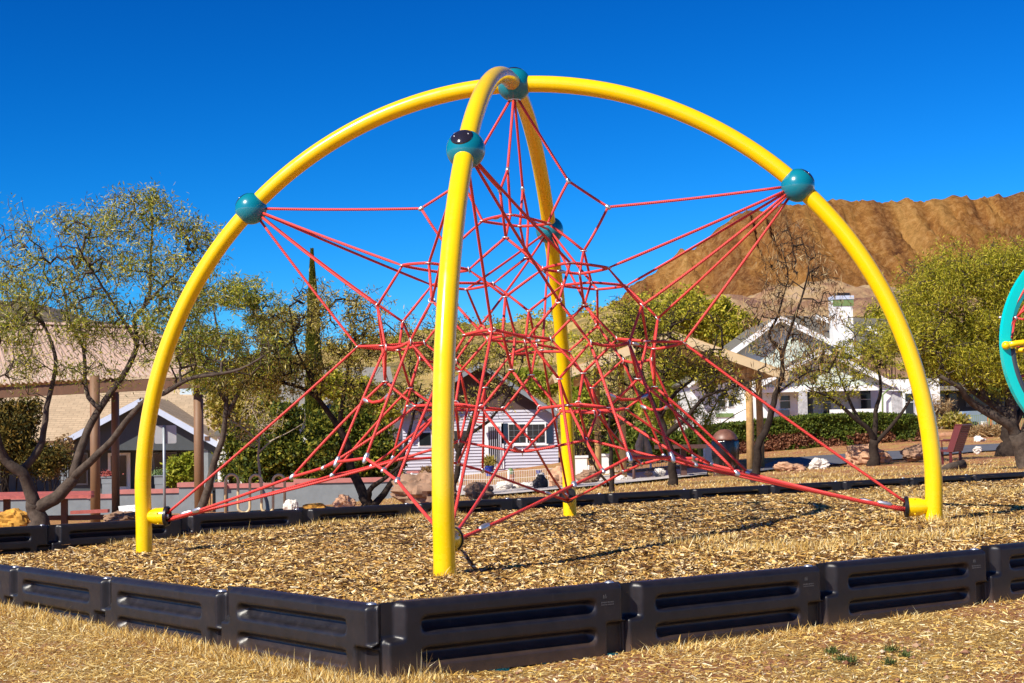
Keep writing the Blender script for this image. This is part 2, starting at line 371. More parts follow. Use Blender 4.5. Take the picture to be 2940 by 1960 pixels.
V, F1, F2 = blades(C, rng.gamma(5,.010,n)+.02, rng.gamma(4,.0014,n)+.003, np.clip(rng.normal(1.2,.3,n), .2, 1.5), rng.random(n)*2*PI)
parts.add(V, F1); parts.f.append((F2, parts.n-len(V))); parts.uv.append(None)
M['straw'] = island('straw_grass', [(0,(.20,.10,.03)), (.22,(.52,.30,.07)), (.55,(.80,.53,.14)), (.85,(.92,.74,.34)), (1,(.95,.86,.58))], .7, .25)
o = parts
x, y = samp(150000, 5.2, 12, .9, 1.35); k = sdist(x, y) < -.03; x, y = x[k], y[k]; n = len(x); C = np.stack([x, y, ht(x, y)+fbm(x*1.5,y*1.5,4,3)*.05], -1)
V, F = scatter_quads(C, rng.random(n)*2*PI, rng.normal(0,.25,n), rng.gamma(3,.007,n)+.006, rng.gamma(3,.0011,n)+.0012, rng.random(n)*.006+.001); parts.add(V, F)
o = parts.build('dry_grass', M['straw']); tag(o, 'dry straw-coloured grass matted over the reddish ground', 'grass', kind='stuff')
wd_ = MB(); wx = []
for (qx, qy) in ((2560,1865),(2555,1900),(2445,1895),(2600,1880),(2390,1868),(2415,1890)):
    r = ray(qx, qy); P_ = r*(-1.0/r[2]); wx.append(P_[:2] + rng.normal(0,.016,(70,2)))
wx = np.concatenate(wx); n = len(wx); C = np.stack([wx[:,0], wx[:,1], ht(wx[:,0], wx[:,1])], -1)
V, F1, F2 = blades(C, rng.gamma(5,.005,n)+.008, np.full(n,.005), np.clip(rng.normal(.9,.4,n),0,1.4), rng.random(n)*2*PI); wd_.add(V, F1); wd_.f.append((F2, wd_.n-len(V))); wd_.uv.append(None)
o = wd_.build('green_weeds', island('weed_leaves', [(0,(.03,.06,.02)), (1,(.16,.2,.05))], .7, .2)); tag(o, 'small dark green weeds in the dry grass at lower right', 'weeds', kind='stuff')
# tall dry sprig against the border near the corner
r = ray(1195, 1950); P_ = r*(-1.0/r[2]); n = 46; C = np.stack([P_[0]+rng.normal(0,.05,n), P_[1]+rng.normal(0,.02,n)+.02, np.full(n,-1.01)], -1)
V, F1, F2 = blades(C, rng.uniform(.05,.15,n), np.full(n,.0028), np.clip(rng.normal(.35,.3,n),0,1.2), rng.random(n)*2*PI); wd_ = MB().add(V, F1); wd_.f.append((F2, 0)); wd_.uv.append(None)
o = wd_.build('dry_weed', M['straw']); tag(o, 'tall dry weed standing against the border right of the front corner', 'weed')
# tufts growing inside the bed near the border and under the net
parts = MB(); cx = []; 
for (a, b_, r0, k) in [(-.5,6.55,.35,700),(0.3,6.95,.3,600),(-1.2,7.3,.2,200),(1.7,9.6,.5,900),(2.6,9.9,.5,700),(1.2,10.4,.35,400),(3.2,10.7,.3,300),(-3,14.2,.5,500),(-1.9,14.9,.5,900),(-.9,15.3,.35,500),(3.2,12.0,.4,300),(-2.6,14.4,.4,600),(3.0,11.1,.12,120),(5.3,17,1.2,900),(3.8,16.6,.9,400),(-3.4,13.6,.2,200),(.3,8.6,.2,60),(-.4,8.66,.09,40)]:
    kk = int(k*3.2); t = np.stack([rng.normal(a,r0*.55,kk), rng.normal(b_,r0*.35,kk)], -1); cx.append(t)
cx = np.concatenate(cx); cx = cx[sdist(cx[:,0], cx[:,1]) > .05]; n = len(cx)
C = np.stack([cx[:,0], cx[:,1], hmul(cx[:,0], cx[:,1])], -1)
V, F1, F2 = blades(C, rng.gamma(5,.008,n)+.015, rng.gamma(4,.0007,n)+.0012, np.clip(rng.normal(.85,.4,n),0,1.5), rng.random(n)*2*PI)
parts.add(V, F1); parts.f.append((F2, parts.n-len(V))); parts.uv.append(None)
o = parts.build('dry_grass_tufts', M['straw']); tag(o, 'dry grass tufts coming up through the wood chips', 'grass', kind='stuff')
# pebbles and clods on the bare soil in front
parts = MB(); x, y = samp(3200, 5.4, 10, .9, 1.3); k = (sdist(x,y) < -.1); x, y = x[k], y[k]
ico = np.array([[0,0,1],[.9,0,.2],[.28,.85,.2],[-.72,.53,.2],[-.72,-.53,.2],[.28,-.85,.2],[.6,.4,-.5],[-.3,.6,-.5],[-.7,0,-.5],[-.2,-.7,-.5],[.6,-.4,-.5]])
icf = np.array([[0,1,2],[0,2,3],[0,3,4],[0,4,5],[0,5,1],[1,6,2],[2,7,3],[3,8,4],[4,9,5],[5,10,1],[6,7,2],[7,8,3],[8,9,4],[9,10,5],[10,6,1]])
z = ht(x, y); n = len(x); s = rng.gamma(1.6,.0032,n)+.002
V = (ico[None]*(1+rng.normal(0,.2,(n,11,1)))*s[:,None,None]*np.array([1,1,.6]) + np.stack([x,y,z],-1)[:,None,:]).reshape(-1,3)
F = (icf[None] + (np.arange(n)*11)[:,None,None]).reshape(-1,3)
M['pebble'] = island('pebbles', [(0,(.15,.06,.03)), (.5,(.32,.16,.09)), (.85,(.5,.33,.2)), (1,(.66,.52,.36))], .9)
o = parts.add(V, F).build('pebbles', M['pebble']); tag(o, 'small reddish stones scattered over the bare soil in front', 'pebbles', kind='stuff')
# ------------------------------------------------------------------ border boards
def sm(a, b_, x):
    t = np.clip((x-a)/(b_-a), 0, 1); return t*t*(3-2*t)
BL, BH, BT = 1.22, .312, .10
def board_mesh():
    xs = np.concatenate([np.linspace(0,.16,22), np.linspace(.17,1.05,60), np.linspace(1.06,1.22,22)])
    zs = np.linspace(0, BH, 44); X, Z = np.meshgrid(xs, zs)
    d = np.full(X.shape, BT/2)
    rr = .022
    for zc in (.088, .215):                                     # the two long slots
        pass
        q = np.hypot(np.maximum(np.abs(X-.61)-.41, 0), np.maximum(np.abs(Z-zc)-.004, 0))
        dep = .046*(1-sm(.014,.034,q)); d -= dep*(0.55+.45*sm(-.03,.012,(Z-zc)))
    # right end: lower half cut back; left end: upper half cut back, both with round shoulders
    d -= .047*sm(1.105,1.125,X)*(1-sm(.128,.146,Z))
    d -= .047*(1-sm(.055,.10,X))*sm(.150,.172,Z)
    d -= .045*(1-sm(0,.028,X))*(Z < .165)*1.0*(1-sm(0,.028,X))
    d -= .045*sm(1.19,1.22,X)*sm(.14,.16,Z)
    d -= .022*sm(BH-.022,BH,Z)**2 
    d = np.maximum(d, .003)
    nx, nz = len(xs), len(zs); B = MB()
    i = np.arange(nx*nz).reshape(nz,nx); F = np.stack([i[:-1,:-1], i[:-1,1:], i[1:,1:], i[1:,:-1]], -1).reshape(-1,4)
    Vf = np.stack([X, -d, Z], -1).reshape(-1,3); Vb = np.stack([X, d, Z], -1).reshape(-1,3); N = nx*nz
    V = np.concatenate([Vf, Vb]); Fb = F[:,::-1] + N
    rim = []
    for a, c in list(zip(i[-1,:-1], i[-1,1:])): rim.append((a, c, c+N, a+N))
    for a, c in list(zip(i[:-1,0], i[1:,0])): rim.append((a+N, a, c, c+N)[::-1])
    for a, c in list(zip(i[:-1,-1], i[1:,-1])): rim.append((a, a+N, c+N, c)[::-1])
    B.add(V, np.concatenate([F, Fb, np.array(rim)]))
    me = B.mesh('border_board', True); me.materials.append(M['border']); return me
bme = board_mesh()
pinme = MB().lathe([(.0,.0),(.020,.0),(.022,.004),(.016,.010),(.004,.013)], (1.165,0,BH-.004), 14).mesh('pin', True); pinme.materials.append(M['steel'])
mk_ = MB()
for r_, wd in ((0,.030),(1,.026)):
    for cx_ in (0,.036):
        for k in range(6): mk_.box((1.092+cx_+k*.0055-.008, -BT/2-.0006, .232-r_*.010), (.0038,.0014,.0045+.002*((k*7+r_)%3==0)))
for k, (a, h_) in enumerate(((0,.016),(.006,.012),(.011,.018),(.016,.010))): mk_.box((1.094+a, -BT/2-.0006, .250+h_/2), (.0022,.0014,h_), ry=.15)
markme = mk_.mesh('maker_mark'); M['mark'] = simple('faded_emboss', (.085,.08,.08), .5); markme.materials.append(M['mark'])
def lay(p0, d, ztop, label, group, mark=True):
    e = bpy.data.objects.new('border_board', bme); col.objects.link(e)
    e.location = (p0[0], p0[1], ztop-BH); e.rotation_euler = (0, 0, math.atan2(d[1], d[0]))
    tag(e, label, 'border board', group)
    for nm, me in (('pin', pinme),) + ((('maker_mark', markme),) if mark else ()):
        c = bpy.data.objects.new(nm, me); col.objects.link(c); c.parent = e
ORD = ['first','second','third','fourth','fifth','sixth','seventh','eighth','ninth','tenth','eleventh','twelfth','thirteenth']
gf = 'black plastic border boards along the front'
zr = [-.692,-.70,-.692,-.678,-.672]
for i in range(5):
    lay(CORNER+DR*1.22*i, DR, zr[i], 'black slotted border board, '+ORD[i]+' to the right of the front corner', gf)
zl = [-.70,-.728,-.742,-.75,-.76]
for i in range(5):
    lay(CORNER+DL*1.22*(i+1), -DL, zl[i], 'black slotted border board, '+ORD[i]+' to the left of the front corner', gf, False)
for i in range(-4, 9):
    lay(B0+DB*1.22*i, DB, -.722 if i > -3 else -.745, 'black border board in the back run, '+ORD[i+4]+' from the left', 'black plastic border boards along the back', False)
# ------------------------------------------------------------------ net climber
NET={'A':{'R':(0.458,11.685,1.892),'B':(0.111,12.152,1.908),'L':(-0.363,11.810,1.921),'F':(-0.006,11.343,1.929)},
'A2':{'R':(0.754,11.636,1.677),'B':(0.155,12.468,1.716),'L':(-0.685,11.859,1.728),'F':(-0.063,11.028,1.730)},
'T':{'R':(0.291,11.709,1.570),'B':(0.082,11.997,1.592),'L':(-0.207,11.786,1.610),'F':(0.009,11.498,1.614)},
'U':{'R':(0.562,11.669,1.348),'B':(0.128,12.259,1.370),'L':(-0.462,11.827,1.391),'F':(-0.030,11.236,1.410)},
'p':{'R+':(0.629,11.942,1.130),'R-':(0.514,11.393,1.147),'B+':(-0.140,12.310,1.170),'B-':(0.410,12.224,1.136),'L+':(-0.508,11.554,1.192),'L-':(-0.423,12.103,1.164),'F+':(0.238,11.186,1.165),'F-':(-0.307,11.271,1.180)},
'q':{'R+':(0.916,12.150,1.119),'R-':(0.709,11.107,1.155),'B+':(-0.364,12.596,1.158),'B-':(0.702,12.435,1.121),'L+':(-0.800,11.345,1.230),'L-':(-0.639,12.388,1.179),'F+':(0.426,10.899,1.176),'F-':(-0.589,11.061,1.213)},
'c':{'R':(0.555,11.671,0.932),'B':(0.140,12.244,0.939),'L':(-0.430,11.825,0.973),'F':(-0.042,11.252,0.972)},
's':{'R+':(1.152,12.055,0.849),'R-':(0.947,11.131,0.875),'B+':(-0.253,12.815,0.881),'B-':(0.711,12.672,0.839),'L+':(-0.999,11.440,0.943),'L-':(-0.879,12.364,0.885),'F+':(0.332,10.680,0.891),'F-':(-0.560,10.823,0.921)},
't':{'R':(1.293,11.554,0.625),'B':(0.255,12.996,0.652),'L':(-1.202,11.941,0.667),'F':(-0.135,10.499,0.684)},
'i':{'R':(0.796,11.633,0.667),'B':(0.201,12.487,0.681),'L':(-0.677,11.862,0.681),'F':(-0.066,11.009,0.688)},
'd':{'R':(0.298,11.710,0.679),'B':(0.101,11.991,0.678),'L':(-0.187,11.785,0.691),'F':(0.025,11.504,0.707)},
'w':{'R+':(1.094,11.821,0.596),'R-':(1.002,11.365,0.631),'B+':(-0.014,12.780,0.620),'B-':(0.466,12.709,0.633),'L+':(-0.987,11.674,0.656),'L-':(-0.897,12.130,0.643),'F+':(0.108,10.715,0.634),'F-':(-0.325,10.786,0.670)},
'e':{'R+':(1.105,12.265,0.533),'R-':(0.835,10.949,0.596),'B+':(-0.472,12.756,0.576),'B-':(0.900,12.552,0.544),'L+':(-0.927,11.230,0.618),'L-':(-0.763,12.546,0.590),'F+':(0.546,10.739,0.595),'F-':(-0.728,10.943,0.641)},
'g':{'R':(0.535,11.675,0.414),'B':(0.147,12.217,0.428),'L':(-0.402,11.820,0.453),'F':(-0.007,11.279,0.437)},
'h':{'R+':(1.111,12.032,0.309),'R-':(0.911,11.169,0.348),'B+':(-0.234,12.765,0.349),'B-':(0.648,12.631,0.324),'L+':(-0.953,11.463,0.378),'L-':(-0.827,12.327,0.346),'F+':(0.323,10.731,0.345),'F-':(-0.516,10.865,0.376)},
'pp':{'R+':(0.649,11.898,0.113),'R-':(0.483,11.448,0.176),'B+':(-0.078,12.264,0.157),'B-':(0.381,12.194,0.135),'L+':(-0.436,11.597,0.200),'L-':(-0.355,12.048,0.184),'F+':(0.198,11.231,0.148),'F-':(-0.233,11.301,0.161)},
'qq':{'R+':(0.881,12.090,0.143),'R-':(0.682,11.183,0.142),'B+':(-0.278,12.536,0.162),'B-':(0.655,12.395,0.134),'L+':(-0.722,11.406,0.188),'L-':(-0.581,12.312,0.167),'F+':(0.395,10.960,0.163),'F-':(-0.494,11.100,0.187)},
'UU':{'R':(0.555,11.672,-0.088),'B':(0.149,12.237,-0.109),'L':(-0.420,11.824,-0.082),'F':(-0.029,11.258,-0.117)},
'EE':{'R+':(1.460,12.489,-0.265),'R-':(1.088,10.633,-0.215),'B+':(-0.695,13.096,-0.227),'B-':(1.249,12.808,-0.264),'L+':(-1.270,11.006,-0.205),'L-':(-1.021,12.862,-0.235),'F+':(0.776,10.399,-0.204),'F-':(-1.032,10.687,-0.179)},
'X':{'R+':(1.831,12.076,-0.383),'R-':(1.572,10.914,-0.343),'B+':(-0.280,13.469,-0.353),'B-':(0.942,13.289,-0.385),'L+':(-1.648,11.420,-0.318),'L-':(-1.497,12.582,-0.349),'F+':(0.384,10.026,-0.368),'F-':(-0.778,10.206,-0.323)},
'Y':{'R+':(1.575,12.281,-0.314),'R-':(1.264,10.797,-0.272),'B+':(-0.486,13.212,-0.285),'B-':(1.065,12.982,-0.316),'L+':(-1.389,11.215,-0.250),'L-':(-1.188,12.699,-0.282),'F+':(0.589,10.283,-0.291),'F-':(-0.895,10.514,-0.259)},
'O':{'':(0.062,11.750,-0.174)},
'ball':{'R':(2.166,11.422,1.779),'B':(0.362,13.850,1.797),'L':(-2.043,12.074,1.786),'F':(-0.268,9.645,1.775)},
'stub':{'R':(2.877,11.313,-0.639),'B':(0.498,14.553,-0.664),'L':(-2.754,12.183,-0.643),'F':(-0.379,8.943,-0.628)}}
CX, CY, YAW, RS, ZS, RM, ZM, ZT, RB, BA, TH, B1, B2, BC = [0.0559, 11.7478, -0.1538, 2.1275, 1.7824, 2.8384, -0.6282, 2.6632, 3.0351, 1.3001, -0.7687, 0.0688, 1.4749, 0.0088]
root = climber = empty("rope_climber", (CX, CY, -.83), 'tall four-legged climber of yellow arched tubes and teal balls holding a red rope net', 'climber')
TR = .0635
def bez(A, B, C, D, n):
    T = np.linspace(0,1,n)[:,None]; A,B,C,D = map(np.array,(A,B,C,D))
    return (1-T)**3*A + 3*(1-T)**2*T*B + 3*(1-T)*T*T*C + T**3*D
d_ = np.array([math.cos(TH), math.sin(TH)])
up = bez((0,ZT), (BA,ZT), np.array((RS,ZS))-d_*B1, (RS,ZS), 40)
lo = np.concatenate([bez((RS,ZS), np.array((RS,ZS))+d_*B2, (RB,ZM+BC), (RB,ZM), 60)[:-1], [[RB,ZM],[RB,ZM-.1],[RB,ZM-.25],[RB,ZM-.5]]])
def even(P, n):
    d = np.concatenate([[0], np.cumsum(np.linalg.norm(np.diff(P,axis=0),axis=1))]); t = np.linspace(0, d[-1], n); Q = np.stack([np.interp(t, d, P[:,0]), np.interp(t, d, P[:,1])], -1)
    for _ in range(3): Q[1:-1] = (Q[:-2]+2*Q[1:-1]+Q[2:])/4
    return Q
up, lo = even(up, 44), even(lo, 60)
KEYS = ['R','B','L','F']
def w3(rz, k):
    al = YAW + k*PI/2; rz = np.atleast_2d(rz)
    return np.stack([CX+rz[:,0]*math.cos(al), CY+rz[:,0]*math.sin(al), rz[:,1]], -1)
side = {'R':'right','B':'rear','L':'left','F':'front'}
for k, nm in enumerate(KEYS):
    # keep each ball where its own rope fan starts
    Pu = w3(up, k); Pl = w3(lo, k); Bc = np.array(NET['ball'][nm]); sh = Bc - Pl[0]
    Pu = Pu + sh*np.linspace(0,1,len(Pu))[:,None]; 
    fade = np.linspace(1,0,len(Pl))[:,None]**1; Pl = Pl + sh*fade
    MB().tube(Pu, TR, 28).build('upper_arch_tube', M['yellow'], root, True)
    leg = MB().tube(Pl, TR, 28).build('lower_leg_tube', M['yellow'], root, True)
    al = YAW + k*PI/2; inn = np.array([-math.cos(al), -math.sin(al), 0])
    base = w3((RB,ZM), k)[0]
    mth = w3((RM,ZM), k)[0]
    st = MB().tube([base+inn*.03, base+inn*.10, mth-inn*.012], [.04,.066,.069], 26).build('anchor_sleeve', M['yellow'], root, sharp=40)
    ax = tuple(inn)
    MB().lathe([(.070,0),(.0785,0),(.0785,.022),(.066,.026),(.064,.012)], mth-inn*.016, 26, ax).build('rim', M['blackrub'], st, sharp=40)
    MB().lathe([(.064,0),(.064,.004),(.02,.006),(.018,.016),(.006,.018)], mth-inn*.012, 22, ax).build('end_plate', M['steel'], st, sharp=40)
    bo = MB()
    for a in (.4, 2.2, 3.9, 5.4):
        n_ = np.array([0,0,1])*math.sin(a) + np.cross(inn,[0,0,1])*math.cos(a); bo.ball(mth-inn*.06+n_*.072, .007, 8)
    bo.build('bolt', M['yellow'], st, True)
    if nm == 'R':
        q_ = MB(); b0 = w3((RB,ZM-.06), k)[0]
        for r_ in range(3):
            for c_ in range(5):
                a = -1.75 + c_*.05; q_.box(b0+np.array([math.cos(a)*(TR+.0005), math.sin(a)*(TR+.0005), -.012*r_]), (.0026,.0012,.007), rz=a+PI/2)
        q_.build('maker_mark', simple('grey_print', (.2,.17,.08), .6), leg)
    ball = MB().ball(Bc, .125, 40).build('joint_ball', M['teal'], root, True)
    nrm = w3((-d_[1]+0, d_[0]), k)[0] - w3((0,0), k)[0]; nrm /= np.linalg.norm(nrm)
    if nm == 'F': nrm = Vector((-.2,-.72,.66)).normalized()
    capm = MB(); a_ = np.linspace(0, .62, 8)
    capm.lathe([(.1265*math.sin(t), .1265*math.cos(t)) for t in a_[::-1]] , Bc, 26, tuple(nrm)); capm.build('cap', M['cap'], ball, True)
    sc = MB(); 
    for s_ in (-1,1):
        v_ = np.array(nrm)*.86 + np.cross(nrm, inn)*.5*s_; v_ /= np.linalg.norm(v_); sc.ball(Bc+v_*.125, .006, 8)
    sc.build('screw', M['steel'], ball, True)
topc = np.array([CX, CY, ZT])
ball = MB().ball(topc, .132, 40).build('joint_ball', M['teal'], root, True)
MB().lathe([(.1335*math.sin(t), .1335*math.cos(t)) for t in np.linspace(0,.6,8)[::-1]], topc, 26).build('cap', M['cap'], ball, True)
MB().lathe([(.05,-.128),(.052,-.118),(.04,-.112)], topc, 20).build('eye_plate', M['steel'], ball, sharp=40)
RR = .0104
def rope(name, pts, sag=0.0, r=RR):
    P = [np.array(p, float) for p in pts]; out = []
    for a, b_ in zip(P[:-1], P[1:]):
        L = np.linalg.norm(b_-a); m_ = max(3, int(L/.12)); t = np.linspace(0,1,m_+1)[:, None][:-1] if b_ is not P[-1] else np.linspace(0,1,m_+1)[:,None]
        q = a + (b_-a)*t; q[:,2] -= sag*L*4*(t*(1-t))[:,0]; out.append(q)
    return MB().tube(np.concatenate(out), r, 8).build(name, M['rope'], root, True)
def N(c, k, s=''): return np.array(NET[c][KEYS[k%4]+s])
def ring(p, d1, r=.024):
    d1 = np.array(d1, float); d1 /= np.linalg.norm(d1); q = Vector((0,0,1)).rotation_difference(Vector(d1)).to_matrix(); an = np.linspace(0,2*PI,15)[:-1]
    P = np.stack([np.cos(an)*r, np.sin(an)*r, 0*an], -1) @ np.array(q).T + p
    return MB().tube(P, .0046, 6, closed=True).build('ring', M['ringsteel'], root, True)
def ferrule(p, d1, L=.05, r=.0175, name='ferrule'):
    h = L/2; return MB().lathe([(r*.5,-h),(r*.85,-h*.7),(r,-h*.2),(r,h*.2),(r*.85,h*.7),(r*.5,h)], p, 14, tuple(np.array(d1)/np.linalg.norm(d1))).build(name, M['steel'], root, True)
def edge_pt(c, p, r): v = np.array(p)-c; return c + v/np.linalg.norm(v)*r
bot = topc + np.array([0,0,-.125])
for k in range(4):
    A, A2, T, U = N('A',k), N('A2',k), N('T',k), N('U',k); bl = np.array(NET['ball'][KEYS[k]])
    out_ = (bl-topc)*np.array([1,1,0]); out_ /= np.linalg.norm(out_)
    rope('support_rope', [bot+out_*.035, A, A2, edge_pt(bl, A2, .122)], .006)
    rope('mesh_rope', [A, T, U], -.02); rope('mesh_rope', [A2, U], .03)
    ferrule(A, A-bot); ferrule(A2, A2-A)
    ring(T, (0,0,1)); ring(U, (0,0,1), .024)
    t = N('t',k); stub = np.array(NET['stub'][KEYS[k]])
    inn = -out_; mo = stub + inn*.0
    rope('support_rope', [edge_pt(bl, t, .122), t, mo+np.array([0,0,.035])], .008)
    ring(t, t-bl, .024)
    c, i_, d, g = N('c',k), N('i',k), N('d',k), N('g',k)
    for s in '+-':
        p, q, s_, w_, e, h, pp, qq = [N(x,k,s) for x in ('p','q','s','w','e','h','pp','qq')]
        rope('mesh_rope', [U, p, c], -.01); rope('support_rope', [edge_pt(bl, q, .122), q, s_], .004)
        rope('support_rope', [edge_pt(bl, s_, .122), s_], .012)
        rope('mesh_rope', [s_, w_, h], 0.0); rope('mesh_rope', [s_, e, h], 0.0)
        rope('mesh_rope', [g, pp, N('UU',k)], .01)
        X_, Y_, E_ = N('X',k,s), N('Y',k,s), N('EE',k,s)
        rope('mesh_rope', [h, qq, Y_], .02); rope('skirt_rope', [h, X_], -.02); rope('skirt_rope', [e, E_], -.012)
        for a, dd in ((p,(1,0,.2)),(q,(0,0,1)),(s_,s_-bl),(w_,(0,0,1)),(e,(1,.3,0)),(h,h-s_),(pp,(0,1,.2)),(qq,(0,0,1))): ring(a, dd)
        ferrule(X_, X_-h, .055, .019); ferrule(Y_, Y_-qq, .05, .016); ferrule(E_, E_-e, .085, .018)
        edge = mo + np.array([0,0,-.025]) + np.cross(inn,[0,0,1])*(.03 if s == '-' else -.03)
    rope('mesh_rope', [c, d, g], 0); rope('mesh_rope', [c, i_, g], 0)
    for a in (c, g): ring(a, (0,0,1), .024)
    for a in (i_, d): ring(a, (1,0,.3))
    UU = N('UU',k); O = np.array(NET['O'][''])
    rope('mesh_rope', [O, UU, mo+np.array([0,0,0.0])+inn*.02], .012); ring(UU, UU-O, .026)
    lk = UU + (mo-UU)*.93; ferrule(lk, mo-UU, .11, .018, 'turnbuckle')
    # ropes shared with the next leg round
    j = k+1
    s2 = np.array(NET['stub'][KEYS[j%4]])
    def loopr(pts, bow=.0):
        P = [np.array(x) for x in pts]; o = []
        n_ = len(P)
        for a in range(n_):
            p0, p1, p2, p3 = P[a-1], P[a], P[(a+1)%n_], P[(a+2)%n_]
            for t_ in np.linspace(0,1,7)[:-1]:
                # taut curve through the knots
                m1_ = (p2-p0)*.28; m2_ = (p3-p1)*.28
                h00 = 2*t_**3-3*t_**2+1; h10 = t_**3-2*t_**2+t_; h01 = -2*t_**3+3*t_**2; h11 = t_**3-t_**2
                o.append(h00*p1+h10*m1_+h01*p2+h11*m2_)
        return MB().tube(o, RR*1.05, 8, closed=True).build('loop_rope', M['rope'], root, True)
    L1 = [N('p',k,'+'), N('q',k,'+'), N('q',j,'-'), N('p',j,'-')]; loopr(L1)
    mid = (L1[0]+L1[3])/2; ferrule(mid, L1[3]-L1[0], .075, .0125)
    L2 = [N('pp',k,'+'), N('qq',k,'+'), N('qq',j,'-'), N('pp',j,'-')]; loopr(L2)
    L3 = [t, N('w',k,'+'), i_, N('w',k,'-')]; loopr(L3); mid = (L3[1]+L3[2])/2; ferrule(mid, L3[2]-L3[1], .06, .0125)
    rope('mesh_rope', [N('e',k,'+'), N('e',j,'-')], .06, RR*1.1)
    e1, e2 = N('e',k,'+'), N('e',j,'-'); E1, E2 = N('EE',k,'+'), N('EE',j,'-')
    f1 = e1+(E1-e1)*.45; f2 = e2+(E2-e2)*.45
    rope('foothold_rope', [f1, f2], .13, RR*1.05); vv = f2-f1
    ferrule(f1+vv*.09-np.array([0,0,.02]), vv+np.array([0,0,-.35])*np.linalg.norm(vv), .085, .017); ferrule(f2-vv*.09-np.array([0,0,.02]), vv+np.array([0,0,.35])*np.linalg.norm(vv), .085, .017)
    al1 = stub; lat = np.cross(inn,[0,0,1])*-.03
    pr = [stub+np.array([0,0,-.02]), N('X',k,'+'), N('Y',k,'+'), E1, E2, N('Y',j,'-'), N('X',j,'-'), s2+np.array([0,0,-.02])]
    rope('perimeter_rope', pr, .006, RR*1.08)
    a1 = pr[0]+(pr[1]-pr[0])*.25; ferrule(a1, pr[1]-pr[0], .1, .019)
loopr([N('T',k) for k in range(4)]); ferrule((N('T',2)+N('T',3))/2, N('T',3)-N('T',2), .07, .0125)
loopr([N('d',k) for k in range(4)]); ferrule((N('d',1)+N('d',0))/2, N('d',1)-N('d',0), .06, .0125)
ring(np.array(NET['O']['']), (1,0,0), .03)
# ------------------------------------------------------------------ hills
def px(x, y, Y): return at(x, y, Y)
def hill(name, prof, Yr, Yb, zb, mat, rough, gully, dx=1.2, back=60, bench=None, seed=0):
    """a real slope: crest profile given at distance Yr, falling towards the viewer to height zb at Yb"""
    W = np.array([px(a, b_, Yr) for a, b_ in prof]); xs = np.arange(W[0,0], W[-1,0], dx)
    zr = np.interp(xs, W[:,0], W[:,2])
    ts = np.concatenate([np.linspace(-1, 0, 8)[:-1], np.linspace(0, 1, 150)])
    X, T = np.meshgrid(xs, ts); ZR = np.repeat(zr[None], len(ts), 0)
    Y = np.where(T < 0, Yr - T*back, Yr + (Yb-Yr)*T)
    s = np.clip(T, 0, 1)
    if bench: 
        s2 = np.interp(s, [0,.03,bench[0],bench[0]+.08,1], [0,.02,bench[1],bench[1]+.02,1])
    else: s2 = s**1.15
    Z = ZR + (zb-ZR)*s2
    amp = np.clip(s*14, 0, 1)*np.clip((1-s)*5, 0, 1)
    lim = amp*(s < bench[0]+.02) if bench else amp
    Z = Z + fbm(X*.05, Y*.05, 5, seed)*rough*(.25+amp) + (np.abs(fbm(X*.30+fbm(X*.03,Y*.03,2,3)*3, Y*.02, 5, seed+5))*-gully)*lim + fbm(X*.5, Y*.5, 4, seed+9)*rough*.3 + fbm(X*1.3, Y*1.3, 3, seed+19)*rough*.26 + np.where(s < .05, fbm(X*.35, Y*0, 4, seed+2)*rough*.35, 0)
    V, F = gridmesh(xs, ts, Z); V[:,1] = Y.reshape(-1)
    o = MB().add(V, F[:, ::-1]).build(name, mat, smooth=True); o['kind'] = 'structure'
    return xs, zr
m, nt, b = nodes('dump_rock'); co = objco(nt, (1.6,.22,.3)); co2 = objco(nt)
n1 = noise(nt, .09, 8, .62, co, .6); n2 = noise(nt, .7, 10, .85, co2); n3 = noise(nt, .03, 4, .5, co2)
c1 = ramp(nt, n1, [(.35,(.10,.035,.018)), (.44,(.27,.10,.03)), (.54,(.48,.21,.045)), (.64,(.66,.36,.10))])
c2 = ramp(nt, n2, [(.41,(.08,.035,.018)), (.5,(.38,.18,.05)), (.59,(.62,.38,.16))])
c = mix(nt, .5, c1, c2)
g_ = mk(nt, 'ShaderNodeSeparateXYZ'); nt.links.new(co2, g_.inputs[0])
nt.links.new(c, b.inputs['Base Color']); b.inputs['Roughness'].default_value = .95; b.inputs['Specular IOR Level'].default_value = .1
bump(nt, b, n2, 1.0, 1.2); M['dump'] = m
m, nt, b = nodes('pink_bench'); co = objco(nt)
c = ramp(nt, noise(nt, .12, 8, .7, co), [(.36,(.22,.10,.07)), (.46,(.45,.25,.13)), (.56,(.62,.42,.2)), (.68,(.52,.34,.31))])
nt.links.new(c, b.inputs['Base Color']); b.inputs['Roughness'].default_value = .95; bump(nt, b, noise(nt, .8, 8, .8, co), 1, .8); M['bench'] = m
m, nt, b = nodes('scrub_hill'); co = objco(nt)
c = ramp(nt, noise(nt, .22, 8, .75, co), [(.38,(.13,.11,.03)), (.47,(.33,.24,.07)), (.55,(.6,.41,.13)), (.66,(.7,.5,.22))])
nt.links.new(c, b.inputs['Base Color']); b.inputs['Roughness'].default_value = .95; bump(nt, b, noise(nt, .9, 8, .8, co), 1, .6); M['scrubhill'] = m
m, nt, b = nodes('far_hill'); co = objco(nt)
c = ramp(nt, noise(nt, .05, 8, .7, co), [(.35,(.06,.05,.03)), (.5,(.14,.105,.07)), (.7,(.22,.17,.12))])
nt.links.new(c, b.inputs['Base Color']); b.inputs['Roughness'].default_value = .95; M['farhill'] = m
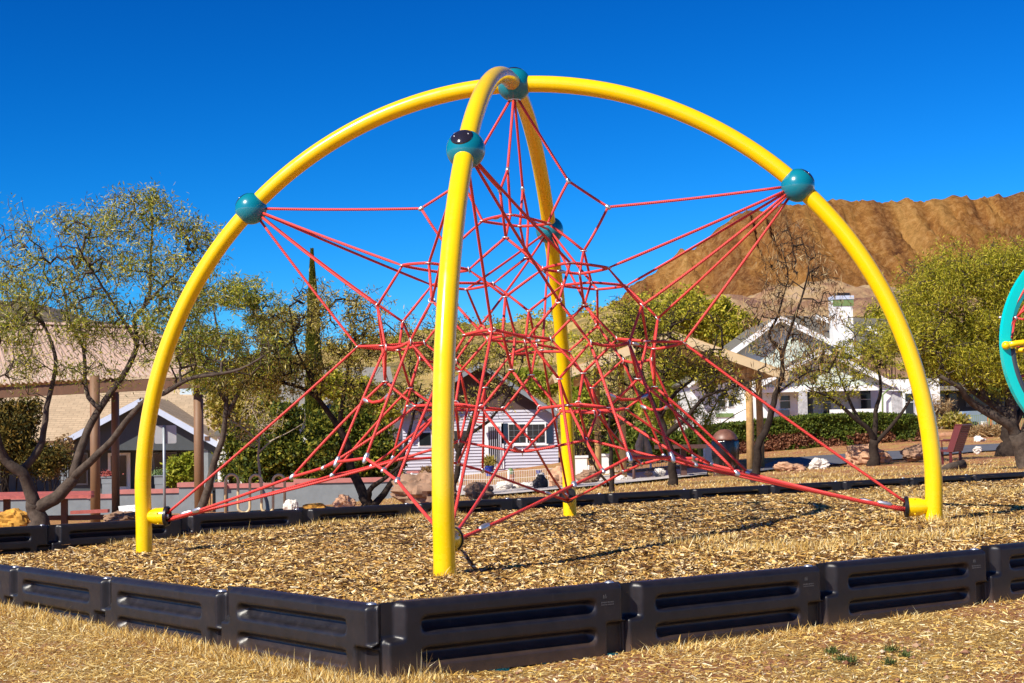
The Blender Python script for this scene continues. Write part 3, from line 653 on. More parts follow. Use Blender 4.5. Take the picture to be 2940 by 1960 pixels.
hill('orange_mine_hill', [(1640,960),(1700,900),(1760,868),(1820,812),(1880,785),(1930,745),(1958,718),(1985,722),(2030,690),(2100,640),(2180,612),(2250,590),(2310,588),(2390,574),(2450,575),(2520,574),(2590,568),(2620,571),(2700,572),(2780,566),(2860,560),(2940,556),(3200,552),(3600,560)], 262, 150, 0, M['dump'], 5.5, 13, .5, 60, (.42,.56), 2)
hill('pink_rock_slope', [(1500,1010),(1750,960),(1900,900),(2050,862),(2250,840),(2400,832),(2560,838),(2700,850),(2940,860),(3500,870)], 205, 110, -1, M['bench'], 5, 3.5, 1.2, 20, None, 8)
hill('scrub_hill', [(300,1150),(600,1080),(900,1010),(1000,985),(1130,962),(1220,945),(1305,936),(1423,931),(1510,912),(1600,905),(1700,884),(1800,862),(1900,850),(2000,880),(2200,960)], 165, 95, -3, M['scrubhill'], 4, 2, 1.0, 60, None, 14)
hill('far_grey_hill', [(-900,880),(-300,830),(-60,852),(40,858),(100,872),(170,915),(260,960),(400,1040),(700,1120),(1000,1180)], 420, 260, -6, M['farhill'], 12, 6, 4, 120, None, 23)
# ------------------------------------------------------------------ plants
def prisms(P0, P1, r0, r1, n=4):
    d = P1-P0; d /= np.linalg.norm(d, axis=1)[:,None]+1e-9
    ref = np.where(np.abs(d[:,2:3]) < .9, np.array([[0,0,1.]]), np.array([[1.,0,0]])); u = np.cross(d, ref); u /= np.linalg.norm(u,axis=1)[:,None]+1e-9; w_ = np.cross(d, u)
    an = np.arange(n)*2*PI/n; c, s = np.cos(an), np.sin(an)
    R = u[:,None,:]*c[None,:,None] + w_[:,None,:]*s[None,:,None]
    V = np.stack([P0[:,None]+R*r0[:,None,None], P1[:,None]+R*r1[:,None,None]], 1).reshape(-1,3)
    b0 = (np.arange(len(P0))*2*n)[:,None]; k = np.arange(n); k2 = (k+1) % n
    F = np.stack([b0+k, b0+k2, b0+n+k2, b0+n+k], -1).reshape(-1,4); return V, F
def smooth_path(P, st):
    P = np.array(P, float); out = []
    for i in range(len(P)-1):
        p0 = P[max(i-1,0)]; p1 = P[i]; p2 = P[i+1]; p3 = P[min(i+2,len(P)-1)]; L = np.linalg.norm(p2-p1); m_ = max(2, int(L/st))
        for t in np.linspace(0,1,m_+1)[:-1]:
            out.append(.5*((2*p1)+(-p0+p2)*t+(2*p0-5*p1+4*p2-p3)*t*t+(-p0+3*p1-3*p2+p3)*t**3))
    out.append(P[-1]); return np.array(out)
def leafquads(C, D, L, W):
    n = len(C); D = D/(np.linalg.norm(D,axis=1)[:,None]+1e-9); r_ = rng.normal(size=(n,3)); S = np.cross(D, r_); S /= np.linalg.norm(S,axis=1)[:,None]+1e-9
    L = L[:,None]; W = W[:,None]/2
    V = np.stack([C, C+D*L*.45+S*W, C+D*L, C+D*L*.45-S*W], 1).reshape(-1,3); return V, np.arange(4*n).reshape(-1,4)
M['bark'] = simple('grey_brown_bark', (.085,.064,.05), .9, .45, 12, bmp=1, bscale=45, spec=.1)
M['bark2'] = simple('dark_bark', (.038,.027,.021), .9, .4, 10, bmp=1, bscale=40, spec=.1)
M['palebark'] = simple('pale_bark', (.38,.31,.23), .9, .2, 10, spec=.1)
M['greenbark'] = simple('green_bark', (.22,.24,.07), .8, .2, 10, spec=.1)
LF = {
 'mesq': island('mesquite_leaves', [(0,(.07,.11,.014)), (.3,(.19,.24,.025)), (.6,(.38,.40,.04)), (.82,(.68,.58,.05)), (1,(.75,.7,.38))], .55, .4),
 'dense': island('olive_leaves', [(0,(.11,.13,.012)), (.35,(.31,.31,.024)), (.7,(.56,.49,.035)), (1,(.75,.63,.1))], .55, .4),
 'brown': island('dry_pods', [(0,(.14,.07,.025)), (.4,(.33,.19,.07)), (.75,(.5,.33,.15)), (1,(.62,.5,.28))], .7, .3),
 'yel': island('yellowing_leaves', [(0,(.12,.12,.018)), (.35,(.32,.28,.04)), (.75,(.58,.45,.09)), (1,(.72,.6,.26))], .55, .4),
 'dark': island('dark_leaves', [(0,(.025,.04,.008)), (.45,(.075,.105,.012)), (.8,(.2,.2,.02)), (1,(.42,.36,.04))], .6, .25),
 'lime': island('lime_leaves', [(0,(.16,.2,.015)), (.5,(.32,.36,.03)), (1,(.52,.5,.06))], .6, .4),
 'hedge': island('hedge_leaves', [(0,(.04,.06,.01)), (.5,(.09,.13,.015)), (1,(.2,.22,.03))], .6, .25),
 'rust': island('rust_leaves', [(0,(.10,.035,.02)), (.5,(.26,.10,.05)), (1,(.42,.22,.12))], .7, .25),
 'jun': island('juniper_leaves', [(0,(.03,.035,.01)), (.5,(.09,.08,.015)), (.85,(.2,.13,.02)), (1,(.3,.18,.03))], .7, .2),
}
def tree(name, label, Y, limbs, ells, nt_, leaves, mat, bark='bark', group=None, cat='tree', step=.11, leafL=.055, leafW=.014, depth=.8, droop=.0, tipr=.0034, extra=None, spread=.05):
    """limbs: pixel polylines [(pts, r0, r1, dy)], crown: ellipses in pixels [(x, y, rx, ry)] at depth Y, really ellipsoids"""
    LP = []
    for pts, r0, r1, dy in limbs:
        n_ = len(pts); W = np.array([px(a, b_, Y + dy*(i/(n_-1))**1.3) for i, (a, b_) in enumerate(pts)])
        LP.append((smooth_path(W, step), r0, r1))
    b0 = LP[0][0][0]; gz = H(b0[0], b0[1])
    root = empty(name, (b0[0], b0[1], gz), label, cat, group)
    B = MB(); nod = []; par = []; cap = []
    for i, (W, r0, r1) in enumerate(LP):
        t = np.linspace(0, 1, len(W)); r = r0 + (r1-r0)*t**.8
        W = W + np.stack([fbm(t*9, t*0+i*3.3, 3, 4), fbm(t*9, t*0+i*5.1, 3, 6), t*0], -1)*(r[:,None]*1.6)*(t[:,None] > .02)
        if i == 0:
            W = np.concatenate([[[W[0,0], W[0,1], gz-.12]], W]); r = np.concatenate([[r0*1.45], r]); r[1] *= 1.15
        k0 = len(nod)
        B.tube(W, r*(1+.12*fbm(np.arange(len(r))*.7, np.arange(len(r))*0, 2, i)), 10)
        for j in range(len(W)):
            nod.append(W[j]); par.append(k0+j-1 if j else -1); cap.append(r[j])
    B.build('trunk', M[bark], root, True)
    nlim = len(nod); 
    E = np.array([(a, b_, rx, ry) for a, b_, rx, ry in ells], float); wts = E[:,2]*E[:,3]; wts /= wts.sum()
    nt_ = int(nt_*1.55); ch = rng.choice(len(E), nt_, p=wts); v = rng.normal(size=(nt_,3)); v /= np.linalg.norm(v,axis=1)[:,None]; v *= (rng.random(nt_)**.36*(1+.16*rng.normal(size=nt_)))[:,None]
    sc_ = Y/FPX
    T = np.array([px(E[c,0]+v[i,0]*E[c,2], E[c,1]-v[i,2]*E[c,3], Y + v[i,1]*max(E[c,2],E[c,3])*sc_*depth) for i, c in enumerate(ch)])
    gs = 2.2*24/Y; gap = fbm(T[:,0]*gs+9, T[:,2]*gs, 3, 51) + fbm(T[:,1]*gs, T[:,0]*gs, 2, 52)*.5; T = T[gap > np.quantile(gap, .28)]; nt_ = len(T)
    NP = np.zeros((nlim + nt_*40, 3)); NP[:nlim] = nod; cnt = nlim; par = par + [0]*(nt_*40)
    free = np.arange(nlim) > 3
    usable = np.zeros(len(NP), bool); usable[:nlim] = [c < cap[0]*.8 for c in cap]
    d0 = np.min(((T[:,None]-NP[None,:nlim][:, ::2])**2).sum(-1), 1); T = T[np.argsort(d0)]
    for tg in T:
        dd = ((NP[:cnt]-tg)**2).sum(1); dd[~usable[:cnt]] = 1e9
        i = int(np.argmin(dd)); L = math.sqrt(dd[i])
        if L > 3.2: continue
        m_ = min(39, max(1, int(L/step))); p = NP[i]; jit = rng.normal(0, step*.13, (m_,3)); prev = i
        for k in range(1, m_+1):
            t = k/m_; q = p + (tg-p)*t + jit[k-1]; q[2] += (.12*L*4*t*(1-t)) - droop*L*t*t
            NP[cnt] = q; par[cnt] = prev; usable[cnt] = True; prev = cnt; cnt += 1
    NP = NP[:cnt]; par = np.array(par[:cnt]); tips = np.zeros(cnt); haschild = np.zeros(cnt, bool); haschild[par[nlim:]] = True
    tips[~haschild] = 1
    for i in range(cnt-1, nlim-1, -1): tips[par[i]] += tips[i]
    r = tipr*np.maximum(tips, 1)**.48; r = np.minimum(r, .6*cap[min(20, nlim-1)])
    ch_ = np.arange(nlim, cnt); pr = par[ch_]; rp = np.where(pr < nlim, r[ch_]*1.1, r[pr]); rp = np.minimum(rp, r[ch_]*1.6)
    V, F = prisms(NP[pr], NP[ch_], rp, r[ch_], 5); MB().add(V, F).build('branches', M[bark], root, True)
    if leaves:
        w_ = np.where(tips[ch_] <= 4, 1.0, .02); w_ /= w_.sum(); k = rng.choice(ch_, leaves, p=w_)
        clump = fbm(NP[k,0]*5+5, NP[k,2]*5, 3, 31) + fbm(NP[k,1]*5, NP[k,0]*5, 2, 37)
        k = k[clump > np.quantile(clump, .25)]; n_ = len(k)
        u_ = rng.random(n_)[:,None]; C = NP[par[k]]*(1-u_) + NP[k]*u_ + rng.normal(0, spread, (n_,3))*np.array([1,1,.8])
        D = rng.normal(0,1,(n_,3)) + np.array([0,0,-.35]); V, F = leafquads(C, D, leafL*(.6+.8*rng.random(n_)), leafW*(.6+.8*rng.random(n_)))
        MB().add(V, F).build('foliage', mat, root)
    if extra is not None:
        em, en, eL, eW = extra; w_ = np.where(tips[ch_] <= 5, 1.0, .02); w_ /= w_.sum(); k = rng.choice(ch_, en, p=w_)
        C = NP[k] + rng.normal(0,.05,(en,3)); D = rng.normal(0,.5,(en,3)) + np.array([0,0,-1.]); V, F = leafquads(C, D, eL*(.6+.8*rng.random(en)), np.full(en, eW)); MB().add(V, F).build('seed_pods', em, root)
    return root
def bush(name, label, ells, Y, nl, mat, size=.09, aspect=.45, cat='shrub', group=None, stems=7, bark='bark2', depth=.8, mat2=None, shell=.45, clump=.9):
    """ells in pixels (x, y, rx, ry[, dY]); leaves in clumps through the volume, with stems from the ground"""
    root = None; sc_ = Y/FPX; Cs = []; S = MB(); per = np.array([e[2]*e[3] for e in ells], float); per /= per.sum()
    for e, w_ in zip(ells, per):
        c = px(e[0], e[1], Y + (e[4] if len(e) > 4 else 0)); gz = H(c[0], c[1])
        if root is None: root = empty(name, (c[0], c[1], gz), label, cat, group)
        n_ = int(nl*w_); nc = max(10, n_//45); v = rng.normal(size=(nc,3)); v /= np.linalg.norm(v,axis=1)[:,None]; v *= (rng.random(nc)**shell)[:,None]
        R = np.array([e[2]*sc_, max(e[2],e[3]*.6)*sc_*depth, e[3]*sc_]); cc = c + v*R
        k = rng.integers(0, nc, n_); q = cc[k] + rng.normal(0, 1, (n_,3))*np.minimum(R*.16, .45*clump)
        q = q[q[:,2] > gz+.02]; Cs.append(q)
        for s_ in range(stems):
            t = cc[rng.integers(0, nc)]; a = np.array([c[0]+rng.normal(0,.15*R[0]), c[1]+rng.normal(0,.15*R[1]), gz-.05]); mid = (a+t)/2 + rng.normal(0,.12*R[0],3)
            S.tube(smooth_path([a, mid, t], .2), np.linspace(.035,.008, len(smooth_path([a,mid,t],.2)))*min(2.2, max(.5, R[2])), 5)
    if S.v: S.build('stems', M[bark], root, True)
    C = np.concatenate(Cs); n_ = len(C); D = rng.normal(0,1,(n_,3))
    sz = size*(.5+rng.random(n_)); V, F = leafquads(C, D, sz, sz*aspect)
    if mat2 is not None:
        sel = (fbm(C[:,0]*.9, C[:,2]*1.3, 4, 3) + (C[:,2].mean()-C[:,2])*.16 > .02); Fr = F[sel]; F = F[~sel]
        o = MB().add(V, F).build('foliage', mat, root); MB().add(V, Fr).build('dry_foliage', mat2, root)
    else: MB().add(V, F).build('foliage', mat, root)
    return root
tree('mesquite_tree', 'mesquite with forked leaning trunk behind the red picnic table, left edge', 20,
 [([(112,1506),(104,1470),(101,1440)], .125,.10,0),
  ([(104,1460),(82,1400),(60,1356),(33,1334),(5,1307),(-14,1250),(-30,1150),(-20,1050)], .09,.03,-.5),
  ([(60,1350),(98,1312),(126,1241),(134,1170),(145,1121),(160,1040),(140,960),(100,880)], .055,.015,.4),
  ([(108,1462),(140,1440),(164,1422),(202,1384),(213,1367)], .09,.075,0),
  ([(210,1372),(219,1323),(241,1258),(290,1170),(323,1121),(365,1060),(395,990),(383,921),(406,890),(429,852),(430,794),(433,740),(438,650),(432,580)], .062,.010,.3),
  ([(210,1370),(240,1345),(283,1302),(344,1237),(413,1153),(471,1128),(543,1087),(610,1076),(690,1060),(760,1020)], .06,.012,-.7),
  ([(290,1175),(255,1140),(245,1080),(238,1000),(200,920),(185,840),(160,760)], .034,.008,.8),
  ([(395,990),(330,880),(280,800),(240,740),(215,680)], .028,.007,-.6),
  ([(430,860),(490,800),(540,740),(570,700)], .022,.006,.3)],
 [(360,760,240,190),(420,620,150,90),(30,830,130,230),(150,960,200,130),(330,960,230,150),(540,900,140,130),(620,1010,190,100),(230,680,90,110),(60,1040,130,80),(430,560,60,50),(560,700,80,90)], 2300, 38000, LF['mesq'], leafL=.075, leafW=.0125, depth=.8, spread=.085, extra=(LF['yel'], 1500, .1, .012))
tree('mesquite_tree', 'sparse mesquite with three dark stems behind the boulder left of front leg', 21.5,
 [([(1053,1455),(1044,1430),(1039,1420),(1018,1371),(1010,1339),(997,1275),(971,1225),(913,1145),(860,1110),(790,1095),(720,1080)], .09,.014,.3),
  ([(1056,1440),(1058,1420),(1071,1396),(1109,1369),(1150,1335),(1200,1300)], .055,.012,-.5),
  ([(1070,1452),(1087,1436),(1114,1398),(1141,1358),(1160,1290),(1175,1240),(1190,1180),(1210,1100)], .06,.010,.5),
  ([(978,1220),(982,1168),(990,1114),(1000,1040),(1010,960),(1000,900)], .04,.008,0),
  ([(913,1145),(890,1080),(850,1000),(840,930),(830,880)], .03,.007,-.5)],
 [(850,1000,200,130),(1010,940,160,120),(730,1060,150,90),(1120,1040,130,130),(1030,1080,170,90),(930,890,120,90)], 1700, 17000, LF['yel'], 'bark2', leafL=.06, leafW=.016)
tree('mesquite_tree', 'leafy mesquite crown filling the gap right of the left arch', 27,
 [([(560,1520),(600,1380),(640,1250),(650,1120),(640,1020),(620,930),(610,860)], .09,.012,0),
  ([(645,1200),(700,1100),(740,1010),(760,930)], .05,.01,.4),([(648,1150),(590,1060),(560,980)], .045,.01,-.4)],
 [(640,930,130,140),(760,960,120,120),(620,1050,140,90),(700,860,90,80),(770,1060,130,80)], 1500, 24000, LF['mesq'], leafL=.09, leafW=.018)
tree('bare_tree', 'nearly bare tree in front of the lavender house, behind the front leg', 27,
 [([(1296,1392),(1301,1384),(1315,1336),(1320,1287),(1342,1250),(1352,1207),(1370,1160),(1380,1100)], .075,.01,0),
  ([(1318,1300),(1290,1250),(1240,1230),(1200,1170),(1180,1100)], .045,.008,.4),([(1342,1250),(1400,1210),(1450,1150),(1480,1090),(1500,1040)], .035,.007,-.4),([(1320,1290),(1310,1180),(1290,1080),(1250,1020)], .035,.007,0)],
 [(1200,1060,130,130),(1350,1090,160,120),(1450,1030,150,100),(1280,980,130,90)], 1500, 5000, LF['yel'], 'bark2', leafL=.075, leafW=.02)
tree('bare_tree', 'thin black-stemmed bare sapling by the white fence pillars', 21.5,
 [([(1756,1414),(1755,1360),(1755,1293),(1748,1230),(1752,1180),(1740,1120)], .045,.008,0),([(1752,1396),(1713,1347),(1690,1300),(1670,1250)], .022,.005,-.3),([(1753,1270),(1790,1200),(1800,1140)], .02,.005,.3)],
 [(1740,1160,80,90),(1700,1230,60,60)], 260, 500, LF['yel'], 'bark2', leafL=.06)
tree('mesquite_tree', 'twiggy mesquite with a stout dark trunk before the brown picnic table', 24,
 [([(1930,1394),(1926,1321),(1914,1264),(1907,1225),(1891,1191),(1872,1149),(1850,1090),(1830,1020)], .082,.014,0),
  ([(1912,1248),(1945,1221),(1979,1191),(2025,1137),(2083,1118),(2140,1099),(2190,1080)], .05,.010,-.4),
  ([(1895,1200),(1925,1145),(1960,1110),(1998,1080),(2044,1015),(2060,960)], .04,.008,.5),
  ([(1872,1149),(1810,1110),(1760,1090),(1710,1080)], .035,.008,.2),([(1895,1190),(1905,1100),(1910,1020),(1930,950)], .032,.007,-.5)],
 [(1850,1010,150,130),(1980,1000,150,130),(2090,1050,130,100),(1740,1060,120,90),(1900,920,150,90),(1780,930,110,90)], 2200, 9500, LF['dense'], 'bark2', leafL=.06, leafW=.015)
tree('bare_tree', 'tall twiggy tree hung with tan seed pods, leaning past the timber posts', 22,
 [([(2164,1392),(2170,1334),(2174,1287),(2197,1241),(2211,1200),(2227,1133),(2241,1090),(2246,1053)], .065,.034,0),
  ([(2246,1056),(2242,1009),(2206,964),(2229,919),(2246,857),(2262,790),(2240,700)], .03,.006,.3),([(2246,1050),(2249,1009),(2266,955),(2291,884),(2309,830),(2322,760),(2300,680)], .03,.006,-.3),
  ([(2228,1130),(2300,1080),(2350,1060),(2400,1080)], .02,.006,0),([(2216,1180),(2160,1120),(2110,1090),(2060,1080)], .018,.005,.2)],
 [(2270,760,110,140),(2230,900,110,110),(2330,840,100,130),(2290,1020,140,80),(2180,1050,100,80),(2370,950,90,90)], 1150, 500, LF['brown'], 'bark2', leafL=.07, extra=(LF['brown'], 2200, .12, .012), tipr=.0026)
tree('mesquite_tree', 'low spreading mesquite growing beside the tan boulder near the hedge', 38,
 [([(2508,1328),(2510,1300),(2511,1262)], .14,.11,0),([(2511,1268),(2496,1236),(2434,1182),(2376,1137),(2320,1120)], .085,.02,-.6),([(2511,1262),(2512,1236),(2514,1182),(2528,1124),(2523,1070),(2500,1010)], .08,.018,.5),
  ([(2513,1275),(2530,1255),(2577,1200),(2621,1137),(2650,1100)], .07,.018,0),([(2470,1213),(2440,1150),(2410,1080),(2390,1020)], .05,.012,.4)],
 [(2400,1050,130,100),(2500,990,130,110),(2600,1040,100,100),(2320,1110,90,60),(2540,920,100,70)], 1500, 11500, LF['dense'], 'bark2', leafL=.09, leafW=.024, step=.16)
tree('mesquite_tree', 'big dense mesquite with grey twisting limbs behind the turquoise hoop', 24,
 [([(2975,1420),(2962,1370),(2938,1307),(2918,1244)], .19,.12,0),([(2920,1250),(2901,1224),(2848,1190),(2788,1154),(2771,1137),(2754,1113),(2700,1080)], .10,.03,-.5),
  ([(2911,1240),(2895,1190),(2835,1150),(2781,1113),(2740,1060),(2700,980)], .085,.02,.5),([(2912,1235),(2905,1167),(2891,1117),(2880,1040),(2860,940)], .09,.02,.2),([(2935,1290),(2960,1200),(2970,1100),(2960,1000)], .10,.03,0),([(2835,1150),(2800,1050),(2780,930),(2770,830)], .05,.015,.3)],
 [(2760,920,180,150),(2880,860,150,170),(2640,960,100,130),(2860,1030,150,90),(2720,1050,130,65),(2990,950,150,230),(2850,735,150,60),(2690,800,110,70),(2590,900,60,80),(2590,1010,60,70),(2940,760,120,80)], 4400, 120000, LF['dense'], leafL=.06, leafW=.0125, step=.14, depth=.9, spread=.1, tipr=.004)
tree('tree', 'thick dark tree trunk beside the road behind the bench', 41,
 [([(2899,1288),(2898,1262),(2899,1235),(2905,1180),(2890,1120)], .30,.12,0),([(2899,1240),(2930,1180),(2960,1130)], .14,.05,.5),([(2899,1235),(2850,1160),(2820,1110)], .12,.04,.5)],
 [(2880,1080,110,60),(2960,1060,90,60)], 300, 5000, LF['dark'], 'bark2', leafL=.16, leafW=.05, step=.25)
tree('pale_tree', 'small leafless pale-barked tree behind the bike rack', 36,
 [([(768,1470),(765,1440),(752,1400),(745,1350),(741,1300),(745,1260),(740,1210),(720,1170)], .05,.010,0),([(742,1300),(780,1265),(830,1240),(870,1215)], .025,.006,.2),([(744,1270),(700,1230),(650,1200),(620,1180)], .025,.006,-.2)],
 [(720,1220,90,60),(800,1220,70,50),(740,1150,60,50)], 330, 900, LF['yel'], 'palebark', leafL=.09, leafW=.025, tipr=.0045, step=.15)
tree('palo_verde', 'lime green wispy tree in front of the white house wing', 42,
 [([(2010,1290),(2005,1250),(1990,1200),(1970,1140),(1950,1090)], .06,.012,0),([(2008,1270),(2030,1210),(2060,1150),(2090,1100)], .045,.01,.3),([(2006,1260),(2050,1230),(2110,1190),(2150,1170)], .03,.008,-.3),([(2000,1240),(1960,1210),(1930,1190)], .03,.008,0)],
 [(1990,1080,100,80),(2070,1120,80,70),(1940,1150,60,60),(2030,1190,90,50)], 600, 9000, LF['lime'], 'greenbark', leafL=.16, leafW=.014, step=.2, tipr=.005)
# trees and shrubs farther back
bg_ = 'trees and shrubs between the houses'
bush('juniper', 'dark olive juniper at the left edge before the grey bungalow', [(30,1260,75,100),(80,1190,40,60),(120,1320,80,55),(10,1180,30,50)], 52, 16000, LF['jun'], .13, .35, 'shrub', bg_)
bush('rust_shrub', 'russet dry shrub left of the bungalow porch', [(150,1320,50,50),(185,1290,30,40)], 56, 5000, LF['brown'], .12, .35, 'shrub', bg_)
bush('flowering_shrub', 'bright yellow-green shrub with orange flowers before the bungalow window', [(515,1355,42,42),(545,1330,20,30),(490,1375,25,22)], 56, 5000, LF['lime'], .14, .5, 'shrub', bg_)
bush('shrub', 'dark leafless-looking shrub against the corner of the grey bungalow', [(655,1340,38,70),(670,1270,35,50)], 62, 2600, LF['dark'], .16, .4, 'shrub', bg_, 16)
bush('tree', 'olive tree standing just right of the bungalow roof', [(660,1160,70,75),(740,1180,70,80),(700,1090,60,50)], 68, 16000, LF['yel'], .2, .45, 'tree', bg_)
bush('tree', 'dark green tree with yellow highlights behind the bike rack', [(800,1270,80,85),(750,1330,70,70),(880,1330,90,75),(820,1200,50,50)], 58, 22000, LF['dark'], .17, .45, 'tree', bg_)
bush('tree', 'glossy green tree left of the lavender house', [(960,1260,80,80),(1010,1200,60,60),(1060,1290,80,80),(1110,1340,50,50),(1000,1340,90,50)], 60, 24000, LF['dark'], .17, .45, 'tree', bg_)
bush('tree', 'yellow-green tree top before the grey shingled roof', [(1040,1130,60,45),(960,1110,50,45),(1100,1180,50,45)], 64, 9000, LF['dense'], .18, .4, 'tree', bg_)
bush('tree', 'yellowing tree at the right corner of the lavender house', [(1665,1150,45,60),(1690,1210,40,40),(1650,1100,35,35)], 60, 8000, LF['lime'], .17, .45, 'tree', bg_)
bush('shrub', 'low dark green shrub beside the driftwood stump', [(1790,1290,55,40),(1840,1265,60,45),(1900,1270,50,40),(1960,1270,60,35)], 50, 14000, LF['hedge'], .13, .5, 'shrub', bg_)
bush('tree', 'dark shady tree behind the left timber posts', [(1760,1200,60,60),(1700,1260,60,50)], 62, 6500, LF['dark'], .18, .45, 'tree', bg_)
hb = 'mesquites on the slope behind the houses'
for lab, el_, Y_, n_, mt in (('dense olive mesquite on the slope above the tan pavilion roof', [(1960,900,80,70),(1880,930,70,60),(2050,940,60,60)], 100, 15000, 'dense'),
   ('olive mesquite on the slope left of the white house gable', [(2110,940,60,45),(2060,890,50,35)], 96, 8000, 'dense'),
   ('yellowish mesquite on the slope just right of the rear leg', [(1760,960,60,45),(1810,910,50,40)], 104, 5000, 'yel'),
   ('bright lime tree behind the lavender house roof', [(1560,1100,60,35),(1500,1085,40,24)], 92, 6000, 'lime'),
   ('lime green tree behind the twiggy mesquite', [(1960,1110,90,70),(2050,1080,70,60),(1880,1150,60,60)], 88, 14000, 'lime'),
   ('dark mesquite on the slope behind the house chimney', [(2500,960,60,50),(2560,930,60,50)], 98, 9000, 'dense'),
   ('olive tree behind the right house beyond the arch leg', [(2680,1000,80,70),(2780,980,80,70),(2890,1000,100,80)], 92, 16000, 'dense')):
    bush('tree', lab, el_, Y_, n_, LF[mt], .24, .42, 'tree', hb, 5)
# scrub dotted over the middle hill: nobody could count it
B_ = MB(); xs_ = rng.uniform(-32, 34, 700); tt = rng.random(700); prof = np.array([px(a, b_, 165) for a, b_ in [(300,1150),(600,1080),(900,1010),(1130,962),(1305,936),(1510,912),(1700,884),(1800,862),(1900,850),(2000,880),(2200,960)]])
zr_ = np.interp(xs_, prof[:,0], prof[:,2]); ys_ = 165-70*tt; zs_ = zr_ + (-3-zr_)*tt**1.15
nn_ = 40; C = np.repeat(np.stack([xs_, ys_, zs_+.3], -1), nn_, 0) + rng.normal(0, 1, (700*nn_,3))*np.repeat(rng.uniform(.2,.6,700), nn_)[:,None]*np.array([1,1,.6])
V, F = leafquads(C, rng.normal(0,1,C.shape), np.full(len(C), .34), np.full(len(C), .16)); o = B_.add(V, F).build('hill_scrub', LF['dense']); tag(o, 'olive scrub scattered over the yellow hill', 'scrub', kind='stuff')
# cypress
c_ = px(898, 900, 92); gz = H(c_[0], 92); top = px(897, 724, 92)[2]; root_ = empty('cypress', (c_[0], 92, gz), 'tall narrow dark cypress rising above the mesquites on the left', 'tree')
n_ = 26000; h_ = rng.random(n_)**.9; a_ = rng.random(n_)*2*PI; rad = (np.sin(np.clip(h_*1.02,0,1)**.75*PI)*.42+.08*(1-h_))*(.75+.35*vnoise(a_*2, h_*30, 3))
C = np.stack([c_[0]+rad*np.cos(a_)*np.sqrt(rng.random(n_)*.5+.5), 92+rad*np.sin(a_), gz+.4+(top-gz-.4)*h_], -1); D = np.stack([np.cos(a_)*.4, np.sin(a_)*.4, np.ones(n_)], -1)
V, F = leafquads(C, D, np.full(n_,.3), np.full(n_,.1)); MB().add(V, F).build('foliage', LF['dark'], root_); MB().tube([(c_[0],92,gz-.1),(c_[0],92,top-1)], [.2,.03], 8).build('trunk', M['bark2'], root_, True)
# ------------------------------------------------------------------ things placed on the terrain
from mathutils import noise as mnoise
def gat(x, y):
    """point where the sight line through a pixel meets the terrain"""
    r = ray(x, y); Yg = np.arange(12, 130, .2); p = r[None]*(Yg/r[1])[:,None]; k = np.nonzero(p[:,2] < ht(p[:,0], p[:,1]))[0]
    return p[k[0]] if len(k) else r*(110/r[1])
def bpx(mb, x0, y0, x1, y1, Y, dep, dx=0):
    c = px((x0+x1)/2, (y0+y1)/2, Y); s = Y/FPX
    return mb.box((c[0]+dx, c[1]+dep/2, c[2]), ((x1-x0)*s, dep, (y1-y0)*s))
def B1(name, mat, parent, x0, y0, x1, y1, Y, dep): 
    mb = MB(); bpx(mb, x0, y0, x1, y1, Y, dep); return mb.build(name, mat, parent)
M['asphalt'] = simple('asphalt', (.10,.10,.115), .85, .2, 3, bmp=.3, bscale=60)
M['gravel'] = simple('pale_gravel', (.5,.44,.40), .95, .3, 6, bmp=1, bscale=30)
M['greywall'] = simple('grey_stucco', (.20,.225,.24), .85, .12, 3, bmp=.3)
M['darkgrey'] = simple('slate_grey_stucco', (.052,.062,.068), .8, .1, 3)
M['pinkcap'] = simple('pink_coping', (.46,.17,.15), .8, .12, 5)
M['trim'] = simple('pale_blue_trim', (.50,.56,.68), .6, .06, 3)
M['white'] = simple('white_paint', (.80,.80,.78), .6, .04, 3)
M['glass'] = simple('dark_glass', (.015,.02,.022), .08, .2, 3)
M['brownwood'] = simple('brown_beam', (.10,.045,.02), .7, .2, 6)
M['column'] = simple('tan_brown_column', (.20,.105,.05), .6, .1, 3)
M['iron'] = simple('black_iron', (.012,.012,.014), .5, .1)
M['terra'] = simple('terracotta', (.5,.17,.06), .8, .1, 8)
M['bluepot'] = simple('cobalt_glaze', (.012,.03,.26), .25, .1, 8)
M['redmetal'] = simple('maroon_metal', (.13,.02,.022), .45, .12, 8)
M['redwood'] = simple('red_painted_wood', (.42,.10,.08), .6, .25, 12)
M['tan'] = simple('tan_paint', (.64,.48,.27), .4, .06, 4)
M['galv'] = simple('galvanised', (.33,.37,.40), .45, .1, 8, metal=.4)
M['timber'] = simple('peeled_timber', (.46,.27,.10), .75, .3, 9, bmp=.5, bscale=20)
M['tanroof'] = simple('tan_roofing', (.52,.33,.14), .85, .15, 4, bmp=.4, bscale=15)
M['lav'] = simple('lavender_siding', (.47,.455,.52), .7, .05, 3)
M['lavgable'] = simple('shaded_gable_board', (.07,.04,.035), .8, .2, 3)  # dark brown stands for the roof overhang's shade on the gable
M['shutter'] = simple('navy_shutter', (.01,.025,.05), .4, .1)
M['green'] = simple('sage_trim', (.16,.24,.08), .6, .1)
M['stone'] = simple('grey_block', (.42,.42,.42), .9, .35, 7, bmp=1, bscale=10)
M['shingle_sage'] = simple('pale_sage_shingles', (.62,.70,.60), .8, .12, 14, bmp=.5, bscale=20)
M['turq'] = simple('turquoise_paint', (0,.60,.56), .3, .03, 3, coat=.4)
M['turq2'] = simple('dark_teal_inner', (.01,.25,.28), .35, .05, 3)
M['grip'] = simple('grey_grip', (.05,.06,.075), .4, .1)
M['bag'] = simple('black_bag', (.006,.006,.008), .18, .2, 5, bmp=.6, bscale=7)
